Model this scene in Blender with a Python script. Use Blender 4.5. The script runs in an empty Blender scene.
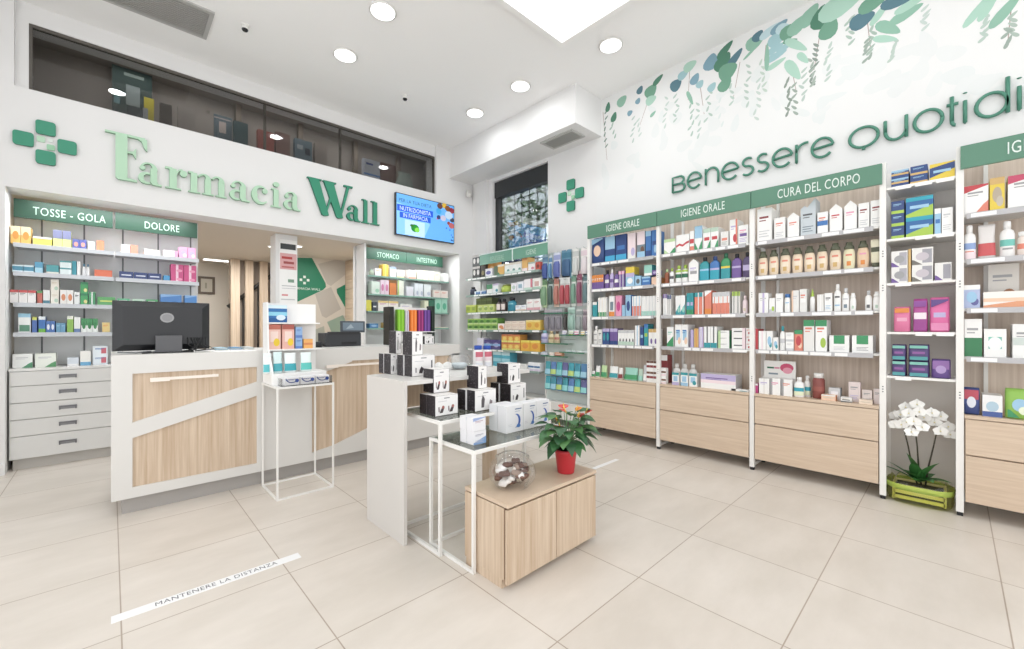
import bpy, math, random
from mathutils import Vector, Matrix
random.seed(7)
scene = bpy.context.scene
COL = scene.collection
PI = math.pi
# ------------------------------------------------------------------ camera
F, CX, CY, CAMH = 421.0, 512.0, 328.0, 1.2
YAW = math.atan2(442, 421)
cam_d = bpy.data.cameras.new('camera'); cam = bpy.data.objects.new('camera', cam_d); COL.objects.link(cam)
cam.location = (0, 0, CAMH); cam.rotation_euler = (PI/2, 0, YAW - PI/2)
cam_d.sensor_width = 36; cam_d.lens = F/1024*36; cam_d.shift_y = 3.5/1024; cam_d.clip_start = 0.05
scene.camera = cam
# ------------------------------------------------------------------ exposure, world
scene.view_settings.view_transform = 'Standard'; scene.view_settings.look = 'None'
scene.view_settings.gamma = 1; scene.view_settings.exposure = 0.05
scene.view_settings.use_curve_mapping = False
w = bpy.data.worlds.new('world'); scene.world = w; w.use_nodes = True
w.node_tree.nodes['Background'].inputs[0].default_value = (0.97, 0.985, 1.0, 1)
w.node_tree.nodes['Background'].inputs[1].default_value = 1.7
def area(name, loc, size, energy, rot=(0, 0, 0), col=(.96, .985, 1), shape='DISK', sy=None):
    d = bpy.data.lights.new(name, 'AREA'); d.shape = shape; d.size = size; d.energy = energy; d.color = col
    if sy: d.size_y = sy
    o = bpy.data.objects.new(name, d); COL.objects.link(o); o.location = loc; o.rotation_euler = rot
    return o
ZC = 3.95
DOWN = [(1.70, 3.40), (1.70, 4.21), (3.50, 2.29), (3.35, 3.38), (3.35, 4.20), (.05, 4.21), (.05, 3.3), (.05, 1.8), (3.5, .6), (3.5, -.9), (.05, 0), (1.7, -.6)]
for i, (x, y) in enumerate(DOWN):
    area('downlight_lamp', (x, y, ZC-.03), .15, 3.5)
area('ceiling_panel_lamp', (2.5, 1.98, ZC-.045), 1.1, 8, shape='RECTANGLE', sy=1.1)
area('back_room_lamp', (1.2, 7.4, 2.33), .9, 42, shape='RECTANGLE', sy=.6)
area('back_room_lamp', (2.4, 6.4, 2.33), .12, 10)
area('niche_fill', (.05, 5.42, 2.345), 1.1, 10, shape='RECTANGLE', sy=.05)  # both niche strips are added fill, brightening the shelves without a fitting
area('niche_fill', (3.2, 5.42, 2.345), 1.1, 9, shape='RECTANGLE', sy=.05)
area('garden_sky_fill', (6.4, 7.2, 7.5), 4, 1100, col=(.93, .97, 1), shape='RECTANGLE', sy=6)  # added area light standing in for the sky, brightens the window view
area('mezzanine_fill', (1.5, 5.8, 3.92), 3.4, 9, shape='RECTANGLE', sy=.1)  # added weak fill to lift the room behind the upper glass, no fitting
# ------------------------------------------------------------------ helpers
def ray(u, v):
    l = (u-CX)/F; ca, sa = math.cos(YAW), math.sin(YAW)
    return Vector((ca+sa*l, sa-ca*l, -(v-CY)/F))
def onx(u, v, x): r = ray(u, v); t = x/r.x; return Vector((x, r.y*t, CAMH+r.z*t))
def ony(u, v, y): r = ray(u, v); t = y/r.y; return Vector((r.x*t, y, CAMH+r.z*t))
def onz(u, v, z): r = ray(u, v); t = (z-CAMH)/r.z; return Vector((r.x*t, r.y*t, z))
def s2l(c): return c/12.92 if c <= .04045 else ((c+.055)/1.055)**2.4
PAL = dict(white='f2f1ee', offw='e6e4df', grey='9a9a9c', lgrey='c9cacc', dgrey='55575a', black='1c1c1f', navy='1f3f86', blue='2f6fc0', lblue='8fc3e6',
  cyan='2aa7dd', teal='1f9aa5', turq='18a3bd', mint='8fd3bf', green='2f9a5a', dgreen='1d6a46', lime='a7cf3a', lgreen='b9dc98', yellow='f2cf2e', orange='f0842a',
  coral='ee7a60', peach='f3c7a6', cream='efe2cc', beige='d9c9ae', red='d2343c', dred='8f2a2c', brown='6f4632', amber='9a4a28', pink='ee8fb4', magenta='d22d7c',
  purple='6a4a9a', lilac='b9a9da', olive='4c5138', pinkw='f3dbe0', gold='d9ab5a', slate='6f8390', jade='3f8a6c', sage='b5d2bb', signg='5f8f79', dsign='2f6b50')
SOFT = False      # packaging colours desaturated and lifted: the flat HDR tone put into the colour
def rgb(h):
    h = PAL.get(h, h); c = [int(h[i:i+2], 16)/255 for i in (0, 2, 4)]
    if SOFT: g = sum(c)/3; c = [(q*.80+g*.20)*.93+.065 for q in c]
    return tuple(s2l(q) for q in c)
MATS = {}
def mat(c, rough=.5, metal=0, emit=0, spec=.5, name=None, alpha=1):
    k = (c, rough, metal, emit, spec, alpha, SOFT)
    if k in MATS: return MATS[k]
    m = bpy.data.materials.new(name or 'paint_'+str(c)); m.use_nodes = True
    b = m.node_tree.nodes['Principled BSDF']; col = rgb(c)
    b.inputs['Base Color'].default_value = (*col, 1); b.inputs['Roughness'].default_value = rough
    b.inputs['Metallic'].default_value = metal; b.inputs['Specular IOR Level'].default_value = spec
    b.inputs['Alpha'].default_value = alpha
    if emit: b.inputs['Emission Color'].default_value = (*col, 1); b.inputs['Emission Strength'].default_value = emit
    MATS[k] = m; return m
def nodes(name):
    m = bpy.data.materials.new(name); m.use_nodes = True; nt = m.node_tree; return m, nt, nt.nodes['Principled BSDF']
def wood(name, scale, c1='c9ac8e', c2='dcc4a8'):
    m, nt, b = nodes(name); tc = nt.nodes.new('ShaderNodeTexCoord'); mp = nt.nodes.new('ShaderNodeMapping'); mp.inputs['Scale'].default_value = scale
    n = nt.nodes.new('ShaderNodeTexNoise'); n.inputs['Scale'].default_value = 1; n.inputs['Detail'].default_value = 5; n.inputs['Roughness'].default_value = .6
    r = nt.nodes.new('ShaderNodeValToRGB'); r.color_ramp.elements[0].position = .3; r.color_ramp.elements[1].position = .7
    r.color_ramp.elements[0].color = (*rgb(c1), 1); r.color_ramp.elements[1].color = (*rgb(c2), 1)
    L = nt.links.new; L(tc.outputs['Object'], mp.inputs[0]); L(mp.outputs[0], n.inputs[0]); L(n.outputs[0], r.inputs[0]); L(r.outputs[0], b.inputs['Base Color'])
    b.inputs['Roughness'].default_value = .5
    return m
WOODV = wood('pale_oak_vertical', (55, 55, 1.6), 'bca389', 'd9c6b0')
WOODH = wood('pale_oak_horizontal', (3, 3, 70), 'c8b199', 'd9c5af')
WOODB = wood('taupe_oak_back', (45, 45, 1.3), 'c9b7a7', 'e2d3c5')
WOODD = wood('slat_wood', (3, 3, 40), 'bca68e', 'd0bca4')
def floor_mat():
    m, nt, b = nodes('cream_porcelain_tiles'); L = nt.links.new
    tc = nt.nodes.new('ShaderNodeTexCoord'); mp = nt.nodes.new('ShaderNodeMapping'); mp.inputs['Location'].default_value = (-.03+.603*10, .154+.6*10, 0)
    L(tc.outputs['Object'], mp.inputs[0])
    br = nt.nodes.new('ShaderNodeTexBrick'); br.offset = 0; br.squash = 1
    br.inputs['Scale'].default_value = 1; br.inputs['Mortar Size'].default_value = .0028; br.inputs['Mortar Smooth'].default_value = .2
    br.inputs['Brick Width'].default_value = .603; br.inputs['Row Height'].default_value = .6; br.inputs['Bias'].default_value = 0
    br.inputs['Color1'].default_value = (*rgb('dcd5cd'), 1); br.inputs['Color2'].default_value = (*rgb('d8d0c7'), 1); br.inputs['Mortar'].default_value = (*rgb('ad9f91'), 1)
    L(mp.outputs[0], br.inputs['Vector'])
    n = nt.nodes.new('ShaderNodeTexNoise'); n.inputs['Scale'].default_value = 1.7; n.inputs['Detail'].default_value = 6; n.inputs['Roughness'].default_value = .6
    m2 = nt.nodes.new('ShaderNodeMapping'); m2.inputs['Scale'].default_value = (1, 2.4, 1); L(tc.outputs['Object'], m2.inputs[0]); L(m2.outputs[0], n.inputs[0])
    rp = nt.nodes.new('ShaderNodeValToRGB'); rp.color_ramp.elements[0].position = .35; rp.color_ramp.elements[1].position = .7
    rp.color_ramp.elements[0].color = (.90, .885, .86, 1); rp.color_ramp.elements[1].color = (1.03, 1.02, 1.01, 1); L(n.outputs[0], rp.inputs[0])
    mx = nt.nodes.new('ShaderNodeMix'); mx.data_type = 'RGBA'; mx.blend_type = 'MULTIPLY'; mx.inputs[0].default_value = 1
    L(br.outputs['Color'], mx.inputs[6]); L(rp.outputs[0], mx.inputs[7]); L(mx.outputs[2], b.inputs['Base Color'])
    b.inputs['Roughness'].default_value = .38; b.inputs['Specular IOR Level'].default_value = .4
    return m
def wall_mat(c, name):
    m, nt, b = nodes(name); n = nt.nodes.new('ShaderNodeTexNoise'); n.inputs['Scale'].default_value = 60
    bp = nt.nodes.new('ShaderNodeBump'); bp.inputs['Strength'].default_value = .03; nt.links.new(n.outputs[0], bp.inputs['Height']); nt.links.new(bp.outputs[0], b.inputs['Normal'])
    b.inputs['Base Color'].default_value = (*rgb(c), 1); b.inputs['Roughness'].default_value = .8; return m
def glass_mat(name, tint=(1, 1, 1), refl=.08, rough=0.0, kf=.8):
    m = bpy.data.materials.new(name); m.use_nodes = True; nt = m.node_tree; nt.nodes.remove(nt.nodes['Principled BSDF']); out = nt.nodes['Material Output']
    t = nt.nodes.new('ShaderNodeBsdfTransparent'); t.inputs[0].default_value = (*tint, 1); g = nt.nodes.new('ShaderNodeBsdfGlossy'); g.inputs['Roughness'].default_value = rough
    f = nt.nodes.new('ShaderNodeFresnel'); f.inputs[0].default_value = 1.45; a = nt.nodes.new('ShaderNodeMath'); a.operation = 'MULTIPLY_ADD'; a.inputs[1].default_value = kf; a.inputs[2].default_value = refl
    x = nt.nodes.new('ShaderNodeMixShader'); L = nt.links.new; L(f.outputs[0], a.inputs[0]); L(a.outputs[0], x.inputs[0]); L(t.outputs[0], x.inputs[1]); L(g.outputs[0], x.inputs[2]); L(x.outputs[0], out.inputs[0])
    return m
WALL = wall_mat('e4e3e2', 'white_plaster'); CEIL = wall_mat('f6f5f4', 'ceiling_plaster'); BEIGE = wall_mat('d8cfc2', 'beige_plaster')
FLOOR = floor_mat(); GLASS = glass_mat('clear_glass', (.96, .98, .97), 0.0); DGLASS = glass_mat('tinted_mezzanine_glass', (.72, .72, .71), .01); GGLASS = glass_mat('green_edged_glass', (.92, .97, .95), 0.0)
LAC = mat('dad8d4', .35); METW = mat('eceae6', .35); TRAYG = glass_mat('acrylic', (.985, .99, .99), .0)
FRX = lambda y, z, x: (Vector((x, y, z)), Vector((0, -1, 0)), Vector((0, 0, 1)), Vector((-1, 0, 0)))   # face looking to -X, drawn rightwards along -Y
FRY = lambda x, z, y: (Vector((x, y, z)), Vector((1, 0, 0)), Vector((0, 0, 1)), Vector((0, -1, 0)))    # face looking to -Y
class MB:
    def __init__(s): s.v = []; s.f = []; s.m = []; s.mats = []; s.sm = []
    def mi(s, m):
        if isinstance(m, str): m = mat(m)
        if m not in s.mats: s.mats.append(m)
        return s.mats.index(m)
    def add(s, vs, fs, m, smooth=False):
        o = len(s.v); s.v += [tuple(q) for q in vs]; i = s.mi(m)
        for f in fs: s.f.append([o+k for k in f]); s.m.append(i); s.sm.append(smooth)
        return s
    def box(s, x0, x1, y0, y1, z0, z1, m):
        x0, x1 = sorted((x0, x1)); y0, y1 = sorted((y0, y1)); z0, z1 = sorted((z0, z1))
        return s.add([(x0, y0, z0), (x1, y0, z0), (x1, y1, z0), (x0, y1, z0), (x0, y0, z1), (x1, y0, z1), (x1, y1, z1), (x0, y1, z1)],
              [(0, 3, 2, 1), (4, 5, 6, 7), (0, 1, 5, 4), (1, 2, 6, 5), (2, 3, 7, 6), (3, 0, 4, 7)], m)
    def prism(s, fr, pts, n0, n1, m, side=None):
        O, R, U, N = fr; n = len(pts)
        ar = sum(pts[i][0]*pts[(i+1) % n][1]-pts[(i+1) % n][0]*pts[i][1] for i in range(n))
        if ar < 0: pts = pts[::-1]
        a = [O+R*p[0]+U*p[1]+N*n0 for p in pts]; b = [O+R*p[0]+U*p[1]+N*n1 for p in pts]
        s.add(a+b, [tuple(range(n, 2*n)), tuple(range(n-1, -1, -1))], m)
        s.add(a+b, [(i, (i+1) % n, n+(i+1) % n, n+i) for i in range(n)], side or m)
        return s
    def flat(s, fr, pts, n0, m):
        O, R, U, N = fr; n = len(pts)
        ar = sum(pts[i][0]*pts[(i+1) % n][1]-pts[(i+1) % n][0]*pts[i][1] for i in range(n))
        if ar < 0: pts = pts[::-1]
        return s.add([O+R*p[0]+U*p[1]+N*n0 for p in pts], [tuple(range(n))], m)
    def tube(s, pts, r, m, seg=8, cap=True):
        pts = [Vector(p) for p in pts]; rs = r if isinstance(r, (list, tuple)) else [r]*len(pts); vs = []; fs = []
        up = None
        for i, p in enumerate(pts):
            t = (pts[min(i+1, len(pts)-1)]-pts[max(i-1, 0)]).normalized()
            if up is None: up = Vector((0, 0, 1)) if abs(t.z) < .9 else Vector((1, 0, 0))
            a = t.cross(up).normalized(); b = a.cross(t).normalized(); up = b
            for k in range(seg): q = 2*PI*k/seg; vs.append(p+(a*math.cos(q)+b*math.sin(q))*rs[i])
        for i in range(len(pts)-1):
            for k in range(seg): fs.append((i*seg+k, i*seg+(k+1) % seg, (i+1)*seg+(k+1) % seg, (i+1)*seg+k))
        if cap: fs.append(tuple(range(seg-1, -1, -1))); fs.append(tuple((len(pts)-1)*seg+k for k in range(seg)))
        return s.add(vs, fs, m, True)
    def bar(s, a, b, t, m):   # square bar between two axis aligned points
        a = Vector(a); b = Vector(b); h = t/2
        return s.box(min(a.x, b.x)-h, max(a.x, b.x)+h, min(a.y, b.y)-h, max(a.y, b.y)+h, min(a.z, b.z)-h, max(a.z, b.z)+h, m)
    def loft(s, prof, m, c=(0, 0, 0), e=2.0, seg=16, a0=0, a1=2*PI, cap=True, off=0):
        # prof: (z, rx, ry); superellipse sections
        full = abs(a1-a0-2*PI) < 1e-6; n = seg if full else seg+1; vs = []; fs = []
        for (z, rx, ry) in prof:
            for k in range(n):
                q = a0+(a1-a0)*k/seg; cq, sq = math.cos(q), math.sin(q)
                vs.append((c[0]+(rx+off)*math.copysign(abs(cq)**(2/e), cq), c[1]+(ry+off)*math.copysign(abs(sq)**(2/e), sq), c[2]+z))
        for i in range(len(prof)-1):
            for k in range(n if full else n-1):
                k2 = (k+1) % n; fs.append((i*n+k, i*n+k2, (i+1)*n+k2, (i+1)*n+k))
        if cap and full: fs.append(tuple(range(n-1, -1, -1))); fs.append(tuple((len(prof)-1)*n+k for k in range(n)))
        return s.add(vs, fs, m, True)
    def mesh(s, name, org=(0, 0, 0)):
        me = bpy.data.meshes.new(name); o = Vector(org); me.from_pydata([tuple(Vector(v)-o) for v in s.v], [], s.f)
        for m in s.mats: me.materials.append(m)
        me.polygons.foreach_set('material_index', s.m); me.polygons.foreach_set('use_smooth', s.sm); me.update(); return me
    def build(s, name, parent=None, bevel=0, label=None, cat=None, group=None, kind=None):
        if parent is None:
            xs = [v[0] for v in s.v]; ys = [v[1] for v in s.v]; zs = [v[2] for v in s.v]
            org = ((min(xs)+max(xs))/2, (min(ys)+max(ys))/2, min(zs)) if kind != 'structure' else (0, 0, 0)
        else: org = wloc(parent)
        o = bpy.data.objects.new(name, s.mesh(name, org)); COL.objects.link(o)
        if parent is None: o.location = org
        else: o.parent = parent
        if bevel:
            b = o.modifiers.new('bevel', 'BEVEL'); b.width = bevel; b.segments = 2; b.limit_method = 'ANGLE'
        tag(o, label, cat, group, kind); return o
def wloc(o):
    v = Vector(o.location)
    while o.parent: o = o.parent; v += Vector(o.location)
    return v
def tag(o, label=None, cat=None, group=None, kind=None):
    if label:
        if len(label.split()) > 16 or (len(label.split()) < 4 and cat): print('LABEL LENGTH', len(label.split()), label)
        o['label'] = label
    if cat: o['category'] = cat
    if group: o['group'] = group
    if kind: o['kind'] = kind
    return o
def empty(name, loc, label, cat, group=None, rz=0):
    o = bpy.data.objects.new(name, None); COL.objects.link(o); o.location = loc; o.rotation_euler = (0, 0, rz); o.empty_display_size = .05
    return tag(o, label, cat, group)
def text_mesh(txt, size, m, depth=.0, sx=1.0, space=1.0):
    c = bpy.data.curves.new('t', 'FONT'); c.body = txt; c.size = size; c.extrude = depth; c.align_x = 'CENTER'; c.space_character = space
    c.resolution_u = 3
    o = bpy.data.objects.new('t', c); COL.objects.link(o); bpy.context.view_layer.update()
    dg = bpy.context.evaluated_depsgraph_get(); me = bpy.data.meshes.new_from_object(o.evaluated_get(dg))
    bpy.data.objects.remove(o); bpy.data.curves.remove(c)
    me.materials.clear(); me.materials.append(mat(m) if isinstance(m, str) else m)
    me.transform(Matrix.Diagonal((sx, 1, 1, 1))); return me
def text_obj(name, txt, size, m, parent, loc, face, depth=.001, sx=1.0, space=1.0, flat=False):
    me = text_mesh(txt, size, m, depth, sx, space); o = bpy.data.objects.new(name, me); COL.objects.link(o); o.parent = parent
    o.location = Vector(loc)-wloc(parent)
    o.rotation_euler = {'Y': (PI/2, 0, 0), 'X': (PI/2, 0, -PI/2), 'Z': (0, 0, 0)}[face]
    return o
def struct(mb, name, bevel=0): return mb.build(name, kind='structure', bevel=bevel)
# ------------------------------------------------------------------ the room
XW, YW, ZO = 4.28, 5.35, 2.362
struct(MB().box(-1.7, XW+.2, -2.6, 9.4, -.1, 0, FLOOR), 'floor')
struct(MB().box(-1.7, XW+.2, -2.6, YW+.1, ZC, ZC+.12, CEIL), 'ceiling')
# left wall of the shop, beyond the frame, and the right wall
struct(MB().box(-1.7, -1.6, 3.9, YW+.3, 0, ZC, WALL), 'wall_left')
# fascia with the shelf opening below and the mezzanine band above
fa = MB()
fa.box(-1.6, -.627, YW, YW+.3, 0, 3.205, WALL); fa.box(3.955, XW+.3, YW, YW+.3, 0, 3.205, WALL)
fa.box(-.627, 3.955, YW, YW+.3, ZO, 3.205, WALL)
fa.box(-1.6, -.505, YW+.06, YW+.3, 3.205, ZC, WALL).box(-1.6, -.58, YW, YW+.06, 3.205, ZC, WALL); fa.box(3.545, XW+.3, YW+.02, YW+.3, 3.205, ZC, WALL); fa.box(-.505, 3.545, YW+.06, YW+.3, 3.79, ZC, WALL)
struct(fa, 'wall_back')
struct(MB().box(-1.6, -.627, YW-.015, YW, 0, .09, WALL), 'baseboard_left')
# mezzanine room behind the upper glass
mz = MB(); MZC = wall_mat('a59c95', 'mezzanine_paint')
mz.box(-.8, 3.9, YW+.3, 6.6, 3.05, 3.1, MZC); mz.box(-.8, 3.9, 6.15, 6.25, 3.1, ZC+.1, MZC); mz.box(-.8, 3.9, YW+.3, 6.25, ZC, ZC+.1, MZC)
mz.box(-.8, -.7, YW+.3, 6.25, 3.1, ZC, MZC); mz.box(3.8, 3.9, YW+.3, 6.25, 3.1, ZC, MZC)
struct(mz, 'wall_mezzanine')
gl = MB().box(-.505, 3.545, YW+.085, YW+.095, 3.205, 3.79, DGLASS)
fr = mat('5a554f', .5)
mw = struct(gl, 'window_1')
fb = MB().box(-.505, 3.545, YW+.07, YW+.11, 3.765, 3.79, fr).box(-.505, -.485, YW+.07, YW+.11, 3.205, 3.765, fr).box(3.53, 3.545, YW+.07, YW+.11, 3.205, 3.765, fr)
for x in (1.28, 2.14): fb.box(x-.012, x+.012, YW+.1, YW+.13, 3.205, 3.765, mat('7b736a'))
fb.build('window_frame', mw)
# right wall with a window cut; its leafy wallpaper covers the part nearer than the display
wy0, wy1, wz0, wz1 = 3.79, 4.93, 1.3, 3.455
rw = MB()
rw.box(XW, XW+.2, 3.0, wy0, 0, ZC, WALL); rw.box(XW, XW+.2, wy1, YW+.3, 0, ZC, WALL); rw.box(XW, XW+.2, wy0, wy1, 0, wz0, WALL); rw.box(XW, XW+.2, wy0, wy1, wz1, ZC, WALL)
rw.box(XW-.055, XW, 5.02, YW, 0, 3.507, WALL)
struct(rw, 'wall_right')
# wallpaper
WP = mat('e4e4e3', .7); wp = MB(); wp.box(XW, XW+.2, -2.6, 3.0, 0, ZC, WP)
wfr = FRX(0, 0, XW)
def leaf(u, v, L, W, ang, c, k):
    L *= 1.15; W *= 1.25   # pixel position on the wall, size in metres
    p = onx(u, v, XW); ca, sa = math.cos(ang), math.sin(ang); pts = []
    for i in range(14):
        q = 2*PI*i/14; x = L/2*math.cos(q); y = W/2*math.sin(q)*(1-.35*math.cos(q)); pts.append((-p.y+x*ca-y*sa, p.z+x*sa+y*ca))
    wp.flat(wfr, pts, .0002+.000004*k, mat(c, .7))
LC = ['6f9c86', '8db5a2', '4f7f69', '9dbfc4', '7d9fae', 'a9cbbb', '577a86', 'bcd3d8']
big = [(608,107,.10,.05,1.4,2),(614,117,.1,.06,1.2,2),(622,101,.12,.09,.6,1),(630,113,.06,.05,.3,4),(640,90,.08,.06,1.0,6),(638,101,.06,.05,1,4),(651,91,.13,.11,.7,0),(658,80,.12,.05,.6,2),(651,100,.11,.08,.2,5),
 (653,114,.07,.03,.6,1),(676,85,.11,.1,.5,6),(683,75,.1,.07,.3,3),(690,66,.12,.08,.3,5),(695,79,.1,.07,1,4),(700,84,.07,.06,.8,3),(711,62,.14,.11,1.3,4),(712,87,.08,.06,.8,3),(725,50,.16,.06,.7,2),(723,62,.16,.11,.9,2),(735,58,.16,.06,.8,6),(728,71,.15,.13,.3,0),
 (725,84,.13,.09,.9,0),(690,98,.15,.03,-1.2,1),(755,42,.14,.10,.3,1),(758,36,.09,.07,.8,6),(770,31,.16,.06,.4,7),(779,27,.13,.06,.5,4),(777,39,.13,.09,.3,3),(775,49,.13,.05,.3,3),(785,47,.12,.04,.2,3),(776,56,.15,.05,.2,3),(776,64,.14,.04,.3,5),(784,29,.12,.07,-.5,7),
 (790,31,.14,.10,.3,0),(798,25,.16,.09,.7,1),(790,41,.1,.03,-.2,0),(796,45,.2,.05,-.8,5),(809,16,.17,.09,.9,1),(822,17,.17,.12,1.4,2),(829,28,.16,.1,1.3,0),(767,57,.22,.03,1.55,1),(752,51,.16,.02,.6,1),(843,3,.3,.14,.3,5),(862,20,.14,.10,.2,6),(888,28,.17,.06,-.8,1),(885,39,.14,.04,-.5,5),
 (906,14,.17,.06,.3,1),(880,13,.16,.04,.9,5),(912,3,.18,.05,.3,5),(980,8,.22,.04,.9,5),(990,3,.2,.04,1.1,5),(1006,10,.2,.05,.9,1),(803,58,.12,.04,-1,5),(793,70,.2,.06,-1.1,5),(876,0,.2,.09,.4,0),(896,2,.16,.07,-.2,6)]
k = 70
for (u, v, n, dv, c) in [(607,112,7,7,'7f9488'),(613,120,5,5,'9fb5a8'),(633,118,5,7,'b4c4bc'),(692,100,7,7,'a9bdb2'),(698,104,6,8,'b7c6be'),(748,66,7,8,'b5c4bb'),(763,62,6,7,'bccabf'),(788,80,8,6,'8a968c'),(796,85,6,7,'9aa79c'),(814,45,9,6,'87948b'),(812,60,6,6,'a1ada3'),
     (872,28,6,6,'a3b5aa'),(868,40,6,5,'98a69c'),(1012,15,5,6,'a9b8ae'),(1008,30,4,6,'98a69c'),(640,120,4,6,'c2cfc8'),(665,98,6,7,'c0cdc6'),(676,96,6,6,'b3c3ba'),(708,92,6,7,'b0c2b8'),(730,75,6,7,'b7c7be'),(757,80,7,8,'c0ccc5'),(803,70,6,7,'b4c2ba'),(828,45,7,7,'b9c7bf'),(850,18,6,6,'a9bbb0'),(893,40,5,6,'b5c4bb'),(925,8,5,6,'c0ccc6'),(985,15,6,6,'b2c2b9'),(720,100,4,10,'d5dcda')]:
    for i in range(n):
        leaf(u+random.uniform(-2.5, 2.5), v+i*dv*.8, .05, .016, random.choice([.7, 2.3, 1.2]), c, k); k += 1
k = 0
for (u, v, n) in [(655,120,7),(700,125,7),(735,100,8),(770,85,8),(815,100,6),(850,75,7),(900,60,7),(940,60,6),(980,90,5),(625,160,7),(690,150,5),(900,95,4)]:   # faint tone-on-tone foliage
    for i in range(n): leaf(u+random.uniform(-22, 22), v+random.uniform(-20, 24), random.uniform(.08, .2), random.uniform(.04, .1), random.uniform(0, 3), random.choice(['dfe1e0', 'e0e2e1', 'dee1e0']), k); k += 1
for k, (u, v, L, W_, a, c) in enumerate(big): leaf(u, v, L, W_, a, LC[c], 190+k)
for (u0, v0, u1, v1) in [(603,112,607,160),(650,95,640,125),(690,66,688,100),(766,45,763,75),(790,60,796,90),(740,62,733,100),(866,10,872,60),(820,33,814,70),(1012,0,1008,40),(700,85,705,120)]:
    a, b = onx(u0, v0, XW), onx(u1, v1, XW); wp.flat(wfr, [(-a.y-.003, a.z), (-a.y+.003, a.z), (-b.y+.002, b.z), (-b.y-.002, b.z)], .00015, mat('a58f88', .7))
o = struct(wp, 'wall_right_papered'); o.name = 'wall_right.001'
# soffit box over the window
sf = MB().box(3.775, XW, 2.93, YW+.02, 3.507, ZC, WALL); struct(sf, 'trim_1')
# back room
br = MB(); BC = wall_mat('cfc5b8', 'back_room_ceiling')
br.box(-.627, 3.955, YW+.3, 9.3, ZO, ZO+.05, BC); struct(br, 'ceiling_back_room')
struct(MB().box(-.8, 3.1, 9.15, 9.25, 0, ZO, BEIGE), 'wall_far')
struct(MB().box(-.727, -.627, YW+.3, 9.2, 0, ZO, BEIGE), 'wall_far_left')
struct(MB().box(2.96, 3.06, 5.9, 9.2, 0, ZO, BEIGE), 'wall_far_right')
struct(MB().box(3.955, 4.05, YW+.3, 5.9, 0, ZO, WALL).box(2.505, 4.05, 5.86, 5.92, 0, ZO, WALL), 'wall_niche_right')
struct(MB().box(-.627, .70, 5.80, 5.86, 0, ZO, WALL), 'wall_niche_left')
# ------------------------------------------------------------------ window on the right wall
wn = MB().box(XW+.10, XW+.11, wy0, wy1, wz0, wz1, GLASS); wno = struct(wn, 'window_2')
dk = mat('2f3133', .4); f = MB()
f.box(XW+.06, XW+.14, wy1-.07, wy1, wz0, wz1, dk).box(XW+.06, XW+.14, wy0, wy0+.03, wz0, wz1, dk).box(XW+.04, XW+.14, wy0, wy1, wz1-.24, wz1, dk).box(XW+.06, XW+.14, wy0, wy1, wz0, wz0+.06, dk)
f.build('window_frame', wno)
gm = MB()
for i in range(6): y = wy0+.1+i*.16; gm.box(XW+.24, XW+.25, y, y+.012, wz0, wz1, dk)
for i in range(8): gm.box(XW+.235, XW+.245, wy0-.1, wy1+.2, wz0+.2+i*.24, wz0+.212+i*.24, dk)
gm.build('security_grille', wno)
# garden behind the window: pale wall, tree leaves, a parked blue car roof
def foliage_mat():
    m, nt, b = nodes('garden_leaves'); n = nt.nodes.new('ShaderNodeTexNoise'); n.inputs['Scale'].default_value = 9; r = nt.nodes.new('ShaderNodeValToRGB')
    r.color_ramp.elements[0].color = (*rgb('3c5a44'), 1); r.color_ramp.elements[1].color = (*rgb('9fb79d'), 1); r.color_ramp.elements[0].position = .4; r.color_ramp.elements[1].position = .62
    nt.links.new(n.outputs[0], r.inputs[0]); nt.links.new(r.outputs[0], b.inputs['Base Color']); b.inputs['Roughness'].default_value = .8; return m
FOL = foliage_mat()
hb = MB(); rnd = random.Random(3)
for i in range(900):
    c = Vector((rnd.uniform(6.3, 7.1), rnd.uniform(5.2, 8.0), 0)); c.z = 2.3+abs(rnd.gauss(0, 1))*1.6 if rnd.random() < .5 else rnd.uniform(2.9, 6)
    a = rnd.uniform(0, PI); b = rnd.uniform(-.8, .8); s_ = rnd.uniform(.05, .12); r = Vector((math.cos(a)*.5, math.sin(a), b)).normalized()*s_; q = Vector((-math.sin(a)*.4, math.cos(a)*.3, 1)).normalized()*s_*.5
    hb.add([c-r, c-q, c+r, c+q], [(0, 1, 2, 3)], FOL)
hb.tube([(6.7, 6.6, 0), (6.72, 6.6, 1.6), (6.7, 6.7, 3.4)], [.12, .1, .06], mat('5d4c3e'))
hb.build('garden_tree', label='leafy green tree outside beyond the barred window', cat='tree')
gw = MB().box(9.8, 10, 4, 16, 0, 7.2, wall_mat('b7bdc2', 'pale_facade')); struct(gw, 'wall_outside')
struct(MB().box(XW+.4, 10, 2, 16, -.15, -.05, mat('8c8c8a', .9)), 'floor_outside')
bl = MB().box(5.6, 6.0, 5.9, 7.9, 0, 2.62, mat('2f4f86', .4)).box(5.55, 6.1, 5.8, 8.0, 2.62, 2.7, mat('6f8390', .4)).box(5.58, 5.6, 6.1, 7.7, 1.6, 2.4, mat('4d77ad', .3))
bl.build('street_kiosk', label='dark blue kiosk with grey roof outside beyond the window', cat='kiosk')
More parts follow.
